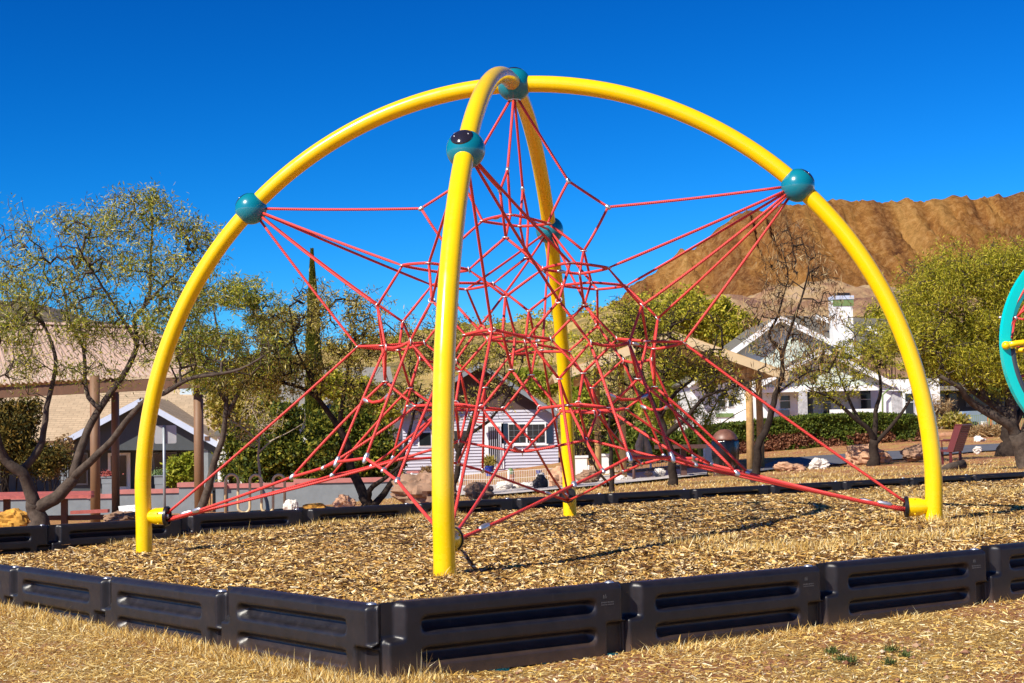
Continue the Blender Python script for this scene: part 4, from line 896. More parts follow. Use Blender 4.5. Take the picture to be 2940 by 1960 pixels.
M['rust'] = simple('rusty_lid', (.16,.07,.045), .45, .5, 5)
M['brownred'] = simple('brown_painted_metal', (.10,.045,.035), .6, .2)
M['drift'] = simple('driftwood', (.42,.35,.27), .9, .35, 6, bmp=1, bscale=12)
M['rtan'] = simple('tan_rock', (.52,.29,.17), .95, .35, 4, bmp=1, bscale=9)
M['rbrown'] = simple('brown_rock', (.27,.16,.10), .95, .6, 3.5, bmp=1, bscale=9)
M['rwhite'] = simple('white_rock', (.68,.62,.55), .95, .3, 4, bmp=1, bscale=9)
M['ryel'] = simple('ochre_rock', (.52,.26,.04), .95, .4, 4, bmp=1, bscale=9)
M['rdark'] = simple('dark_rock', (.05,.045,.045), .8, .5, 4, bmp=1, bscale=9)
def shingles(name, c, sx=.30, sz=.13):
    m, nt, b = nodes(name); co = objco(nt); br = mk(nt, 'ShaderNodeTexBrick'); mp = mk(nt, 'ShaderNodeMapping'); mp.inputs['Rotation'].default_value = (math.radians(-62),0,0)
    nt.links.new(co, mp.inputs[0]); nt.links.new(mp.outputs[0], br.inputs[0]); br.inputs['Scale'].default_value = 1
    br.inputs['Brick Width'].default_value = sx; br.inputs['Row Height'].default_value = sz; br.inputs['Mortar Size'].default_value = .018; br.inputs['Mortar Smooth'].default_value = .6
    br.inputs['Color1'].default_value = (*c,1); br.inputs['Color2'].default_value = (*[k*.74 for k in c],1); br.inputs['Mortar'].default_value = (*[k*.42 for k in c],1)
    c2 = mix(nt, .3, br.outputs[0], ramp(nt, noise(nt, 4, 6, .8, co), [(.3,tuple(k*.6 for k in c)), (.7,tuple(min(1,k*1.3) for k in c))]))
    nt.links.new(c2, b.inputs['Base Color']); b.inputs['Roughness'].default_value = .9; b.inputs['Specular IOR Level'].default_value = .1; bump(nt, b, br.outputs[1], -.5, .02); return m
M['sh_tan'] = shingles('tan_shingles', (.50,.37,.24), .5, .17)
M['sh_grey'] = shingles('grey_shingles', (.30,.28,.25))
M['sh_dark'] = shingles('dark_grey_shingles', (.19,.175,.145))
def sheet(name, near, far, mat, n=40, lift=.02, kind='structure'):
    A = np.array(near, float); Bf = np.array(far, float)
    def pl(P, t):
        d = np.concatenate([[0], np.cumsum(np.linalg.norm(np.diff(P,axis=0),axis=1))]); d /= d[-1]; return np.stack([np.interp(t, d, P[:,0]), np.interp(t, d, P[:,1])], -1)
    t = np.linspace(0,1,n); a = pl(A, t); b_ = pl(Bf, t); A3 = np.array([gat(*q) for q in a]); B3 = np.array([gat(*q) for q in b_]); s = np.linspace(0,1,9)
    G = A3[None]*(1-s)[:,None,None] + B3[None]*s[:,None,None]
    G[...,2] = ht(G[...,0], G[...,1]) + lift
    i = np.arange(n*9).reshape(9,n); F = np.stack([i[:-1,:-1], i[:-1,1:], i[1:,1:], i[1:,:-1]], -1).reshape(-1,4)
    o = MB().add(G.reshape(-1,3), F).build(name, mat, smooth=True); o['kind'] = kind; return o
sheet('road', [(2130,1366),(2230,1352),(2400,1338),(2600,1321),(2800,1301),(2980,1290)], [(2150,1352),(2250,1320),(2440,1306),(2620,1296),(2800,1281),(2980,1272)], M['asphalt'], lift=.05)
sheet('gravel_path', [(1120,1420),(1300,1428),(1450,1426),(1600,1412),(1800,1392),(2030,1368)], [(1120,1394),(1300,1398),(1450,1396),(1600,1380),(1800,1364),(2030,1345)], M['gravel'], lift=.05)
def rock(label, x0, x1, y0, y1, mat, Y=None, cat='boulder', group=None, dark=None):
    cx_ = (x0+x1)/2
    if Y is None: g_ = gat(cx_, y1); Y = g_[1]
    c = px(cx_, (y0+y1)/2, Y); s = Y/FPX; rx = (x1-x0)/2*s; rz = (y1-y0)/2*s; gz = H(c[0], Y)
    mb = MB(); mb.ball((0,0,0), 1, 44); V = mb.v[0]; off = random.random()*50; out = []
    for v in V:
        q = Vector(v); d = 1 + .45*mnoise.noise(q*1.1+Vector((off,0,0))) + .35*abs(mnoise.noise(q*2.4+Vector((off,3,0)))) + .20*mnoise.noise(q*5+Vector((off,9,0))) + .09*mnoise.noise(q*12+Vector((off,2,0)))
        cell = mnoise.cell(q*2.0+Vector((off,1,1)))*.10
        q = q*(d+cell); out.append((q.x*rx*.95, q.y*max(rx*.7,rz), q.z*rz*1.05))
    out = np.array(out); out[:,2] = np.maximum(out[:,2], -rz*1.4)
    mb.v[0] = out + c
    o = mb.build('boulder' if (x1-x0) > 40 else 'rock', mat, None, sharp=28); tag(o, label, cat, group); return o
rk = 'rocks edging the play area'
rock('large brown and white boulder with a hollow right end, left of the front leg', 1125, 1308, 1368, 1462, M['rbrown'], 20.5, group=rk)
rock('flat pinkish rock left of the big boulder', 958, 1016, 1425, 1462, M['rtan'], 21, group=rk)
rock('low orange flat rock left of the pinkish rock', 880, 936, 1446, 1465, M['ryel'], 21, group=rk)
rock('pale rock at the foot of the bare pale tree', 815, 858, 1438, 1472, M['rwhite'], 30, group=rk)
rock('ochre boulder under the red picnic table', -10, 84, 1468, 1530, M['ryel'], 22, group=rk)
rock('small brown rock on the back border left of the left leg', 302, 392, 1472, 1500, M['rbrown'], 21, group=rk)
rock('tiny white rock above the left anchor sleeve', 437, 458, 1458, 1474, M['rwhite'], 21, 'rock', group=rk)
rock('rugged dark brown rock just right of the front leg', 1340, 1410, 1388, 1434, M['rbrown'], 24, group=rk)
rock('black and white split rock between the front and rear legs', 1533, 1570, 1364, 1402, M['rdark'], 29, group=rk)
rock('white rock top resting on the black rock', 1540, 1564, 1358, 1380, M['rwhite'], 29.2, 'rock', group=rk)
rock('tall tan boulder touching the rear leg', 1580, 1650, 1345, 1402, M['rtan'], 30, group=rk)
rock('grey-brown rock right of the rear leg', 1660, 1720, 1352, 1384, M['rbrown'], 32, group=rk)
rock('low tan rock beside the bare white rock near the road', 2228, 2308, 1330, 1362, M['rtan'], 33, group=rk)
rock('angular white rock at the road edge', 2324, 2380, 1316, 1352, M['rwhite'], 34, group=rk)
rock('big tan boulder behind the low mesquite trunk', 2436, 2546, 1282, 1340, M['rtan'], 39, group=rk)
rock('brown mottled boulder left of the right leg', 2592, 2662, 1282, 1322, M['rbrown'], 39, group=rk)
rock('small pale rock on the lawn beside the road, right of the bench', 2793, 2818, 1284, 1300, M['rwhite'], 38, 'rock', group=rk)
rock('white rock below the dry bank', 2795, 2826, 1254, 1272, M['rwhite'], 49, 'rock', group=rk)
for i, (a, b_, c_, d_2) in enumerate([(1250,1300,1378,1404),(1425,1470,1384,1404),(1472,1530,1386,1406),(1850,1872,1352,1366),(1876,1910,1346,1368),(1690,1730,1372,1392),(1770,1800,1366,1380)]):
    rock(['cream stone by the lavender house fence, left of the front leg','cream kerb stone below the terracotta pot','long cream kerb stone left of the black rock','small pink stone left of the twiggy mesquite','grey stone left of the twiggy mesquite trunk','cream stone by the left timber post','flat cream stone by the second timber post'][i], a, b_, c_, d_2, M['rwhite'] if i != 3 else M['rtan'], 33+i*.2, 'rock', rk)
# half-buried log
lg = MB(); a = px(2694, 1345, 27); b_ = px(2766, 1330, 27.4); lg.tube([a+np.array([0,0,-.06]), (a+b_)/2+np.array([0,.05,-.03]), b_+np.array([0,0,-.02])], [.05,.085,.09], 12); o = lg.build('log', M['bark'], None, True); tag(o, 'dark half-buried log on the lawn behind the right leg', 'log')
# ---- left pavilion
e = empty('pavilion', (px(420,1490,31)[0], 33, -1.8), 'open pavilion with pink corrugated roof on tan-brown columns, left', 'pavilion')
for x_, y1 in ((272,1500),(569,1488)):
    a = px(x_, 1078, 31.5); gz = H(a[0], 31.5); MB().tube([(a[0],31.5,gz-.1),(a[0],31.5,a[2])], .1, 20).build('column', M['column'], e, True)
for x_ in (-80, 300):
    a = px(x_, 1050, 38); MB().tube([(a[0],39,-2.1),(a[0],39,1.5)], .1, 16).build('column', M['column'], e, True)
E0, E1_, R1_, R0 = px(-260,1118,37), px(632,1066,30.5), px(430,941,35.5), px(-260,918,41)
def corr(A, B_, C_, D_, pitch=.2, amp=.03, nv=3):
    L = np.linalg.norm(B_-A); k = int(L/pitch)*8; u = np.linspace(0,1,k)[None,:,None]; v = np.linspace(0,1,nv)[:,None,None]
    P = (A*(1-u)+B_*u)*(1-v) + (D_*(1-u)+C_*u)*v; nn = np.cross(B_-A, D_-A); nn /= np.linalg.norm(nn); nn *= np.sign(nn[2])
    P = P + nn*np.sin(u*2*PI*k/8)*amp; P2 = P - nn*.012; n1_ = k*nv
    i = np.arange(n1_).reshape(nv,k); F = np.stack([i[:-1,:-1], i[:-1,1:], i[1:,1:], i[1:,:-1]], -1).reshape(-1,4)
    rim = np.stack([i[0,:-1], i[0,1:], i[0,1:]+n1_, i[0,:-1]+n1_], -1)
    return MB().add(np.concatenate([P.reshape(-1,3), P2.reshape(-1,3)]), np.concatenate([F, F[:,::-1]+n1_, rim[:,::-1]]))
M['pinkroof'] = simple('pink_roof_sheet', (.42,.30,.235), .55, .07, 1.5)
corr(E0, E1_, R1_, R0).build('roof', M['pinkroof'], e, True)
bk = np.array([0,5.5,-.0]); Eb0 = 2*R0-E0+np.array([.6,0,0]); Eb0[2] = E0[2]; Eb1 = 2*R1_-E1_; Eb1[2] = E1_[2]
corr(Eb1, Eb0, R0, R1_).build('roof', M['pinkroof'], e, True)
MB().bar(R0+np.array([0,0,.03]), R1_+np.array([0,0,.03]), .3, .05).build('ridge_cap', M['pinkroof'], e)
d0 = np.array([.1,.25,-.18]); MB().bar(E0+d0, E1_+d0+np.array([-.25,0,0]), .12, .24).build('eave_beam', M['brownwood'], e)
MB().bar(R1_+np.array([-.1,0,-.14]), E1_+np.array([-.15,.1,-.16]), .1, .2).build('rafter', M['brownwood'], e)
MB().bar(R1_+np.array([-.1,0,-.14]), Eb1+np.array([-.15,-.1,-.16]), .1, .2).build('rafter', M['brownwood'], e)
# ---- grey bungalow
e = empty('bungalow', (px(400,1400,75)[0], 78, -2.9), 'grey bungalow with tan shingled roof and pale-trimmed porch gable', 'house')
Yh = 75.; 
w_ = MB(); bpx(w_, 195, 1290, 612, 1450, 78.6, 8); bpx(w_, -300, 1262, 194, 1450, 80.5, 7); bpx(w_, 613, 1268, 652, 1450, 81, 6); w_.build('wall', M['darkgrey'], e)
a, b_, c, d = px(-330,1262,76.6), px(670,1268,76.6), px(531,1036,83), px(-250,1030,83)
bb = b_.copy(); bb[1] = 89.5; ab = a.copy(); ab[1] = 89.5
MB().slab([a,b_,c,d], .14).slab([b_,bb,c], .14).slab([bb,ab,d,c], .14).build('roof', M['sh_tan'], e)
pk, l_, r_ = px(403,1140,74), px(140,1281,74), px(644,1276,74); pb = pk.copy(); pb[1] = 81.5; lb = l_.copy(); lb[1] = 77.5; rb = r_.copy(); rb[1] = 77.5
MB().slab([l_,pk,pb,lb], .12).slab([pk,r_,rb,pb], .12).build('porch_roof', M['sh_tan'], e)
MB().bar(l_+np.array([0,-.03,-.19]), pk+np.array([0,-.03,-.19]), .06, .27).bar(pk+np.array([0,-.03,-.19]), r_+np.array([0,-.03,-.19]), .06, .27).build('bargeboard', M['trim'], e)
gw = [px(180,1292,74.7), px(622,1292,74.7), px(622,1278,74.7), px(403,1152,74.7), px(180,1280,74.7)]
MB().slab(gw, .15, (0,-1,0)).build('gable_wall', M['darkgrey'], e)
for x_, y_ in ((199,1262),(402,1160),(594,1258)): B1('bracket', M['brownwood'], e, x_-7, y_-6, x_+7, y_+6, 73.9, .9)
for x0, x1, mt in ((172,196,'greywall'),(585,598,'greywall'),(598,618,'darkgrey')): B1('porch_post', M[mt], e, x0, 1292, x1, 1440, 74.8, .5)  # right post in two tones: pale strip painted as its sunlit edge
dr = B1('door', M['white'], e, 310, 1300, 374, 1420, 78.5, .1)
B1('glass', M['glass'], dr, 318, 1308, 362, 1396, 78.45, .04)
for x0, y0, x1, y1 in ((205,1300,252,1392),(438,1298,508,1368)):
    f = B1('window', M['greywall'], e, x0, y0, x1, y1, 78.5, .1); B1('pane', M['glass'], f, x0+6, y0+5, x1-6, y1-5, 78.45, .04)
B1('chimney', simple('pale_blue_stucco', (.52,.62,.66), .8, .05), e, 516, 1090, 555, 1172, 80.2, .8)
MB().tube([px(618,1284,74.9), px(626,1300,75.2), px(618,1318,75.4), px(616,1440,75.4)], .05, 8).build('downpipe', M['greywall'], e, True)
# front garden walls
def gwall(label, segs, Y, extra=()):
    c0 = px(segs[0][0], segs[0][1], Y); e = empty('garden_wall', (c0[0], Y, H(c0[0], Y)), label, 'garden wall')
    wb, cb = MB(), MB()
    for x0, x1, yt, dd, w_ in segs:
        c = px((x0+x1)/2, yt, Y); s = Y/FPX; gz = H(c[0], Y)-.3; hw = (x1-x0)*s
        wb.box((c[0], Y+w_/2-dd, (c[2]-.14+gz)/2), (hw, w_, c[2]-.14-gz)); cb.box((c[0], Y+w_/2-dd, c[2]-.07), (hw+(.0 if dd == 0 else .1), w_+.1+ (.004 if dd else 0), .14))
    wb.build('wall', M['greywall'], e); cb.build('coping', M['pinkcap'], e); return e
gwall('grey stucco wall with stepped pink coping left of the iron gate', [(-120,255,1421,0,.25),(255,326,1418,-.003,.25),(326,516,1404,0,.25),(516,561,1385,.12,.5)], 50)
gwall('grey stucco wall with pink coping behind the bike rack', [(621,644,1385,.12,.5),(644,848,1387,0,.25),(848,1182,1372,-.003,.25)], 50)
e = empty('iron_gate', tuple(px(590,1470,50.2)), 'black iron gate between the two pink-capped walls', 'gate'); gt = MB()
for x_ in range(562, 622, 7): a = px(x_,1402,50.1); gt.tube([a, a+np.array([0,0,-1.15])], .014, 6)
for y_ in (1406,1492): gt.bar(px(560,y_,50.1), px(622,y_,50.1), .03, .04)
gt.build('bars', M['iron'], e); B1('gate_post', M['iron'], e, 611, 1392, 617, 1500, 50.15, .08)
for lab, x0, x1, y0, y1, mt, Yp in (('grey planter box with red flowers on the wall by the porch door', 291, 329, 1371, 1388, 'redwood', 50.05),('pale grey box planter half hidden by the flowering shrub', 443, 470, 1367, 1390, 'green', 50.05)):
    e = empty('planter', tuple(px((x0+x1)/2, y1, Yp)), lab, 'planter'); mb = MB(); bpx(mb, x0, y0, x1, y1, Yp, .3); bpx(mb, x0-2, y0-3, x1+2, y0, Yp-.03, .36); mb.build('box', M['greywall'], e)
    n_ = 400; c = px((x0+x1)/2, y0-10, Yp+.15); C = c+rng.normal(0,1,(n_,3))*np.array([.12,.08,.06]); V, F = leafquads(C, rng.normal(0,1,(n_,3)), np.full(n_,.06), np.full(n_,.04)); MB().add(V, F).build('flowers', M[mt], e)
    B1('pedestal', M['greywall'], e, x0+2, y1, x1-2, y1+45, Yp+.01, .28)
# ---- bike rack
P = []; Y = 34; xsr = [647.5,683.5,717.5,751,784,817.5]; s = Y/FPX
def arc(x0, x1, yc, sg): return [px((x0+x1)/2 - math.cos(t)*(x1-x0)/2, yc - sg*math.sin(t)*(x1-x0)/2, Y) for t in np.linspace(0, PI, 13)]
P.append(px(xsr[0],1484,Y))
for i in range(5):
    P += arc(xsr[i], xsr[i+1], 1380 if i % 2 == 0 else 1455, 1 if i % 2 == 0 else -1)
P.append(px(xsr[5],1484,Y)); o = MB().tube(P, .03, 12).build('bike_rack', M['tan'], None, True); tag(o, 'tan wave-shaped tube bike rack in front of the grey wall', 'bike rack')
# ---- sign seen from behind
e = empty('road_sign', tuple(px(471,1478,33)), 'back of a grey metal sign on a thin pole beside the left leg', 'sign'); a = px(470.5,1220,33); MB().tube([a, (a[0], a[1], H(a[0],33)-.1)], .03, 10).build('pole', M['galv'], e, True)
sp_ = []; cc_ = px(474,1247,33); 
for qx, qz in ((1,1),(-1,1),(-1,-1),(1,-1)):
    for t in np.linspace(0, PI/2, 5):
        t2 = t + {(1,1):0,(-1,1):PI/2,(-1,-1):PI,(1,-1):1.5*PI}[(qx,qz)]; sp_.append((cc_[0]+qx*.20+.035*math.cos(t2), cc_[1]+.04, cc_[2]+qz*.16+.035*math.sin(t2)))
MB().slab(sp_, .008, (0,1,0)).build('sign_plate', simple('sign_back', (.36,.36,.37), .5, .15, 2, metal=.3), e)
# thank-you board
e = empty('lettered_board', tuple(px(368,1482,24)), 'small white hand-lettered board leaning behind the border left of the left leg', 'sign')
a, b_, c, d = px(344,1484,24), px(404,1490,24), px(400,1448,24.15), px(340,1453,24.15); MB().slab([a,b_,c,d], .02, (0,.12,1) and np.cross(b_-a, d-a)/np.linalg.norm(np.cross(b_-a, d-a))).build('board', M['white'], e)
for tx, x_, y_ in (('THANK', 352, 1463), ('WITH', 360, 1474)):
    cu = bpy.data.curves.new('lettering', 'FONT'); cu.body = tx; cu.size = .062; cu.extrude = .001
    to = bpy.data.objects.new('tmp', cu); col.objects.link(to); dg = bpy.context.evaluated_depsgraph_get(); me = bpy.data.meshes.new_from_object(to.evaluated_get(dg)); bpy.data.objects.remove(to)
    me.materials.append(simple('grey_ink', (.25,.25,.27), .6)); o = bpy.data.objects.new('lettering', me); col.objects.link(o); o.parent = e
    q = px(x_, y_, 24.0); o.location = Vector(q) - Vector(e.location) + Vector((0,-.03,0)); o.rotation_euler = (PI/2-.1, -.02, 0)
# ---- picnic tables
e = empty('picnic_table', (px(100,1500,27)[0], 27, H(px(100,1500,27)[0],27)), 'long red picnic table behind the mesquite at the left edge', 'picnic table')
mb = MB()
for i in range(4): a = px(-120,1430-i*3.6,26.6+i*.25); b_ = px(266,1424-i*3.6,26.6+i*.25); mb.bar(a, b_, .22, .05)
mb.build('table_top', M['redwood'], e)
for Y0, xa, xb in ((25.9,-120,40),(28.2,205,312)):
    mb = MB(); 
    for i in range(2): mb.bar(px(xa,1474 if xa<0 else 1471,Y0+i*.17), px(xb,1474 if xa<0 else 1466,Y0+i*.17), .15, .06)
    mb.build('seat', M['redwood'], e)
MB().bar(px(-120,1490,26.8), px(300,1484,27.2), .08, .08).build('cross_beam', M['brownwood'], e)
for x_ in (20, 185): a = px(x_,1432,27); MB().bar(a, (a[0],27,H(a[0],27)-.1), .1, .1).build('leg', M['brownwood'], e)
e = empty('picnic_table', (px(1960,1360,33)[0], 33, H(px(1960,1360,33)[0],33)), 'brown picnic table behind the twiggy mesquite', 'picnic table')
mb = MB(); [mb.bar(px(1880,1285-i*1.5,32.6+i*.2), px(2027,1283-i*1.5,32.6+i*.2), .17, .05) for i in range(4)]; mb.build('table_top', M['brownred'], e)
for Y0 in (32.1, 33.9): mb = MB(); mb.bar(px(1898,1316,Y0), px(2022,1314,Y0), .26, .05); mb.build('seat', M['brownred'], e)
for x_ in (1961,): a = px(x_,1288,33); MB().bar(a, (a[0],33,H(a[0],33)-.1), .12, .2).build('pedestal', M['brownred'], e); MB().bar(px(x_,1330,32.1), px(x_,1330,33.9), .06, .06).build('seat_arm', M['brownred'], e)
e = empty('park_grill', tuple(px(1819,1378,33)), 'brown box grill on a thin post left of the picnic table', 'grill'); mb = MB(); bpx(mb, 1803, 1296, 1838, 1322, 33, .5); mb.build('firebox', M['brownred'], e); a = px(1819,1322,33.2); MB().tube([a, (a[0],a[1],H(a[0],33.2)-.1)], .035, 8).build('post', M['brownred'], e, True)
mb = MB(); [mb.bar(px(1806+k*5,1293,32.9), px(1806+k*5,1292,33.5), .012, .012) for k in range(7)]; mb.build('grate', M['iron'], e)
# ---- litter bin
c = px(2084,1362,32); gz = H(c[0],32); e = empty('litter_bin', (c[0],32,gz), 'mesh litter bin with shiny black bag and rusty dome lid by the hedge', 'litter bin'); s = 32/FPX; z0 = c[2]
h1 = px(2084,1318,32)[2]; h2 = px(2084,1262,32)[2]; h3 = px(2084,1233,32)[2]
mb = MB()
for k in range(30):
    for sg in (1,-1):
        mb.tube([(c[0]+.25*math.cos(a0), 32+.25*math.sin(a0), z) for z, a0 in ((gz, k*PI/15),((gz+h1)/2, k*PI/15+sg*.35),(h1+.1, k*PI/15+sg*.7))], .006, 4, False)
mb.build('mesh_basket', M['brownred'], e)
mb = MB().lathe([(.20,gz+.05),(.245,h1-.15),(.27,h1),(.285,h1+.15),(.27,h2-.05),(.26,h2)], (c[0],32,0), 40); V = mb.v[0]; ang = np.arctan2(V[:,1]-32, V[:,0]-c[0]); k = 1+.05*np.sin(ang*9+V[:,2]*5)+.03*np.sin(ang*17); V[:,0] = c[0]+(V[:,0]-c[0])*k; V[:,1] = 32+(V[:,1]-32)*k
mb.build('bag', M['bag'], e, True); MB().lathe([(.27,h2-.01),(.265,h2+.02),(.245,h2+.08),(.19,h2+.15),(.10,h3),(.0,h3+.01)], (c[0],32,0), 30).build('dome_lid', M['rust'], e, True)
# ---- driftwood stump
c = px(1848,1300,44); mb = MB().tube([c+np.array([-.1,0,-.25]), c+np.array([-.12,0,.2]), c+np.array([-.02,0,.55]), c+np.array([.05,.05,.62])], [.1,.13,.09,.04], 10).tube([c+np.array([.16,0,-.25]), c+np.array([.12,0,.15]), c+np.array([.03,0,.5])], [.12,.11,.07], 10); o = mb.build('driftwood_stump', M['drift'], None, True); tag(o, 'bleached twisted stump standing behind the grill', 'stump')
# ---- timber pavilion with tan roof
e = empty('timber_pavilion', (px(1940,1380,38)[0], 38, -1.3), 'pavilion with low tan hipped roof on peeled timber posts, right of centre', 'pavilion')
for x_, Y, yt in ((1711,41.5,1055),(1781,38,1025),(2147,36.2,1040),(2176,39.5,1048)):
    a = px(x_, yt, Y); gz = H(a[0],Y); MB().tube([(a[0],Y,gz-.1),(a[0]+.01,Y,(gz+a[2])/2),(a[0],Y,a[2])], [.10 if x_ > 2000 else .092,.088,.08], 14).build('post', M['timber'], e, True)
pk = px(1925,946,35.6); e1_, e2_ = px(2262,1066,35.6), px(1588,1072,35.6); bk = np.array([0,8.,0])
up_ = MB(); up_.slab([e2_,pk,pk+bk,e2_+bk], .07).slab([pk,e1_,e1_+bk,pk+bk], .07); up_.build('roof', M['tanroof'], e)
for a, b_ in ((e2_,pk),(pk,e1_)): MB().bar(a+np.array([0,-.04,-.13]), b_+np.array([0,-.04,-.13]), .08, .2).build('fascia', M['tan'], e)
for a in (e1_, e2_): i_ = a+(pk-a)*.3+np.array([0,.3,-.3]); MB().bar(i_, i_+np.array([0,7.2,0]), .12, .2).build('beam', M['timber'], e)
B1('notice', M['white'], e, 2157, 1112, 2170, 1130, 36, .02)
# ---- lavender house
e = empty('lavender_house', (px(1380,1350,75)[0], 76, -2.1), 'lavender clapboard house with shade-darkened gable and white door behind the rear leg', 'house')
def clap(x0, x1, y0, y1, Y, dep, st=.15):
    c0 = px(x0,y1,Y); c1 = px(x1,y0,Y); z0, z1 = px((x0+x1)/2,y1,Y)[2], px((x0+x1)/2,y0,Y)[2]; n_ = int((z1-z0)/st); mb = MB()
    for k in range(n_):
        z = z0+k*st; mb.add([(c0[0],Y-.055,z),(c1[0],Y-.055,z),(c1[0],Y,z+st),(c0[0],Y,z+st),(c0[0],Y,z),(c1[0],Y,z)], [(0,1,2,3),(5,1,0,4)])
    mb.box(((c0[0]+c1[0])/2, Y+dep/2+.01, (z0+z1)/2), (c1[0]-c0[0], dep, z1-z0+.02)); return mb
clap(1158,1600,1176,1362,75,8).build('wall', M['lav'], e)
pk, l_, r_ = px(1378,1038,74), px(1120,1192,74), px(1618,1192,74); bk = np.array([0,10,0])
MB().slab([l_,pk,pk+bk,l_+bk], .12).slab([pk,r_,r_+bk,pk+bk], .12).build('roof', M['sh_dark'], e)
MB().bar(l_+np.array([0,-.03,-.16]), pk+np.array([0,-.03,-.16]), .05, .2).bar(pk+np.array([0,-.03,-.16]), r_+np.array([0,-.03,-.16]), .05, .2).build('bargeboard', M['greywall'], e)
MB().slab([px(1160,1176,74.98), px(1598,1176,74.98), px(1378,1052,74.98)], .1, (0,-1,0)).build('gable', M['lavgable'], e)
wd = B1('window', M['white'], e, 1456, 1213, 1568, 1275, 74.93, .06)
for a, b_ in ((1461,1508),(1514,1563)): B1('pane', M['glass'], wd, a, 1218, b_, 1270, 74.9, .03)
mb = MB(); [bpx(mb, x_-.3, 1218, x_+.3, 1270, 74.88, .02) for x_ in (1476,1492,1530,1547)]; [bpx(mb, 1461, y_-.3, 1563, y_+.3, 74.875, .02) for y_ in (1235,1252)]; mb.build('glazing_bars', M['galv'], wd)
for a in (1440, 1569): B1('shutter', M['shutter'], e, a, 1215, a+18, 1273, 74.9, .07)
B1('sill', M['white'], e, 1452, 1275, 1574, 1279, 74.85, .14)
dr = B1('door', M['white'], e, 1392, 1213, 1446, 1345, 74.9, .08); mb = MB(); [bpx(mb, x_-.8, 1222, x_+.8, 1340, 74.84, .03) for x_ in range(1402,1440,6)]; mb.build('security_bars', M['lav'], dr)
B1('pane', M['glass'], dr, 1404, 1225, 1434, 1330, 74.88, .02)
w2 = B1('window', M['white'], e, 1200, 1238, 1240, 1282, 74.93, .06); B1('pane', M['glass'], w2, 1204, 1242, 1236, 1278, 74.9, .03)
w2 = B1('window', M['white'], e, 1300, 1232, 1345, 1282, 74.93, .06); B1('pane', M['glass'], w2, 1304, 1236, 1341, 1278, 74.9, .03)
fl = MB(); fr = MB()
for k in range(6): (fl if k % 2 else fr).bar(px(1352+k*1.5,1194+k*4,74.2), px(1398-k*1.0,1198+k*4,74.3), .02, .066)
e2 = empty('flag', tuple(px(1375,1194,74.2)), 'small red and white striped flag on the lavender house front', 'flag'); fr.build('red_stripes', simple('flag_red', (.6,.03,.04), .7), e2); fl.build('white_stripes', M['white'], e2)
# low roof behind on the left
e = empty('far_house', (px(900,1160,95)[0], 97, -2), 'house behind the trees with a plain grey shingled roof', 'house')
a, b_, c, d = px(700,1190,92), px(1150,1190,92), px(1120,1052,99), px(760,1060,99); MB().slab([a,b_,c,d], .2).build('roof', M['sh_grey'], e)
B1('wall', M['white'], e, 720, 1192, 1130, 1300, 93, 8)
e = empty('white_shed', (px(690,1380,75)[0], 77, -2.4), 'bright white outbuilding glimpsed behind the dark shrub by the bungalow', 'shed'); B1('wall', M['white'], e, 625, 1245, 760, 1420, 72, 4); MB().slab([px(615,1246,71.5), px(770,1246,71.5), px(760,1225,77), px(625,1225,77)], .1).build('roof', M['sh_dark'], e)
# wire fences
def wfence(label, pts, Y, hpx, mat, step=5, cat='fence', rail=True, wr=.006):
    c0 = px(pts[0][0], pts[0][1], Y); e = empty('wire_fence', tuple(c0), label, cat); w_ = MB(); p_ = MB(); X_ = np.array(pts, float)
    for x_ in np.arange(X_[0,0], X_[-1,0], step):
        y_ = np.interp(x_, X_[:,0], X_[:,1]); a = px(x_, y_, Y); b_ = px(x_, y_-hpx, Y); w_.bar(a, b_, wr, wr)
    for f in (0.02,.5,.98): 
        for (xa, ya), (xb, yb) in zip(pts[:-1], pts[1:]): w_.bar(px(xa,ya-hpx*f,Y), px(xb,yb-hpx*f,Y), wr*1.1, wr*1.1)
    for x_ in np.linspace(X_[0,0], X_[-1,0], max(2, int((X_[-1,0]-X_[0,0])/90))):
        y_ = np.interp(x_, X_[:,0], X_[:,1]); a = px(x_, y_+6, Y); b_ = px(x_, y_-hpx-3, Y); MB().tube([a, b_], .028, 8).build('fence_post', mat, e, True)
    w_.build('wires', mat, e); return e
wfence('low white wire fence in front of the lavender house', [(1182,1402),(1320,1398),(1440,1396),(1600,1384)], 44, 42, M['white'], 5, wr=.008)
wfence('white wire fence running behind the picnic table', [(1690,1378),(1850,1366),(2046,1345)], 45, 40, M['white'], 5.5, wr=.008)
wfence('green wire fence in front of the far right porch', [(2600,1252),(2760,1240),(2960,1226)], 57, 46, M['green'], 6, wr=.012)
for lab, x0, x1, y0, y1 in (('square white gate pillar with pinkish cap left of the front leg',1168,1214,1352,1420),('white pillar just right of the rear leg',1651,1688,1308,1384),('white pillar between the timber posts',1724,1751,1303,1374),('white pillar left of the litter bin',2022,2049,1275,1348)):
    c = px((x0+x1)/2, y1, 44); e = empty('pillar', (c[0],44,H(c[0],44)), lab, 'pillar', 'fence pillars'); B1('shaft', M['white'], e, x0+2, y0+6, x1-2, y1, 44.03, .34); B1('cap', M['pinkcap'] if x0 < 1200 else M['white'], e, x0-1, y0, x1+1, y0+6, 44, .4)
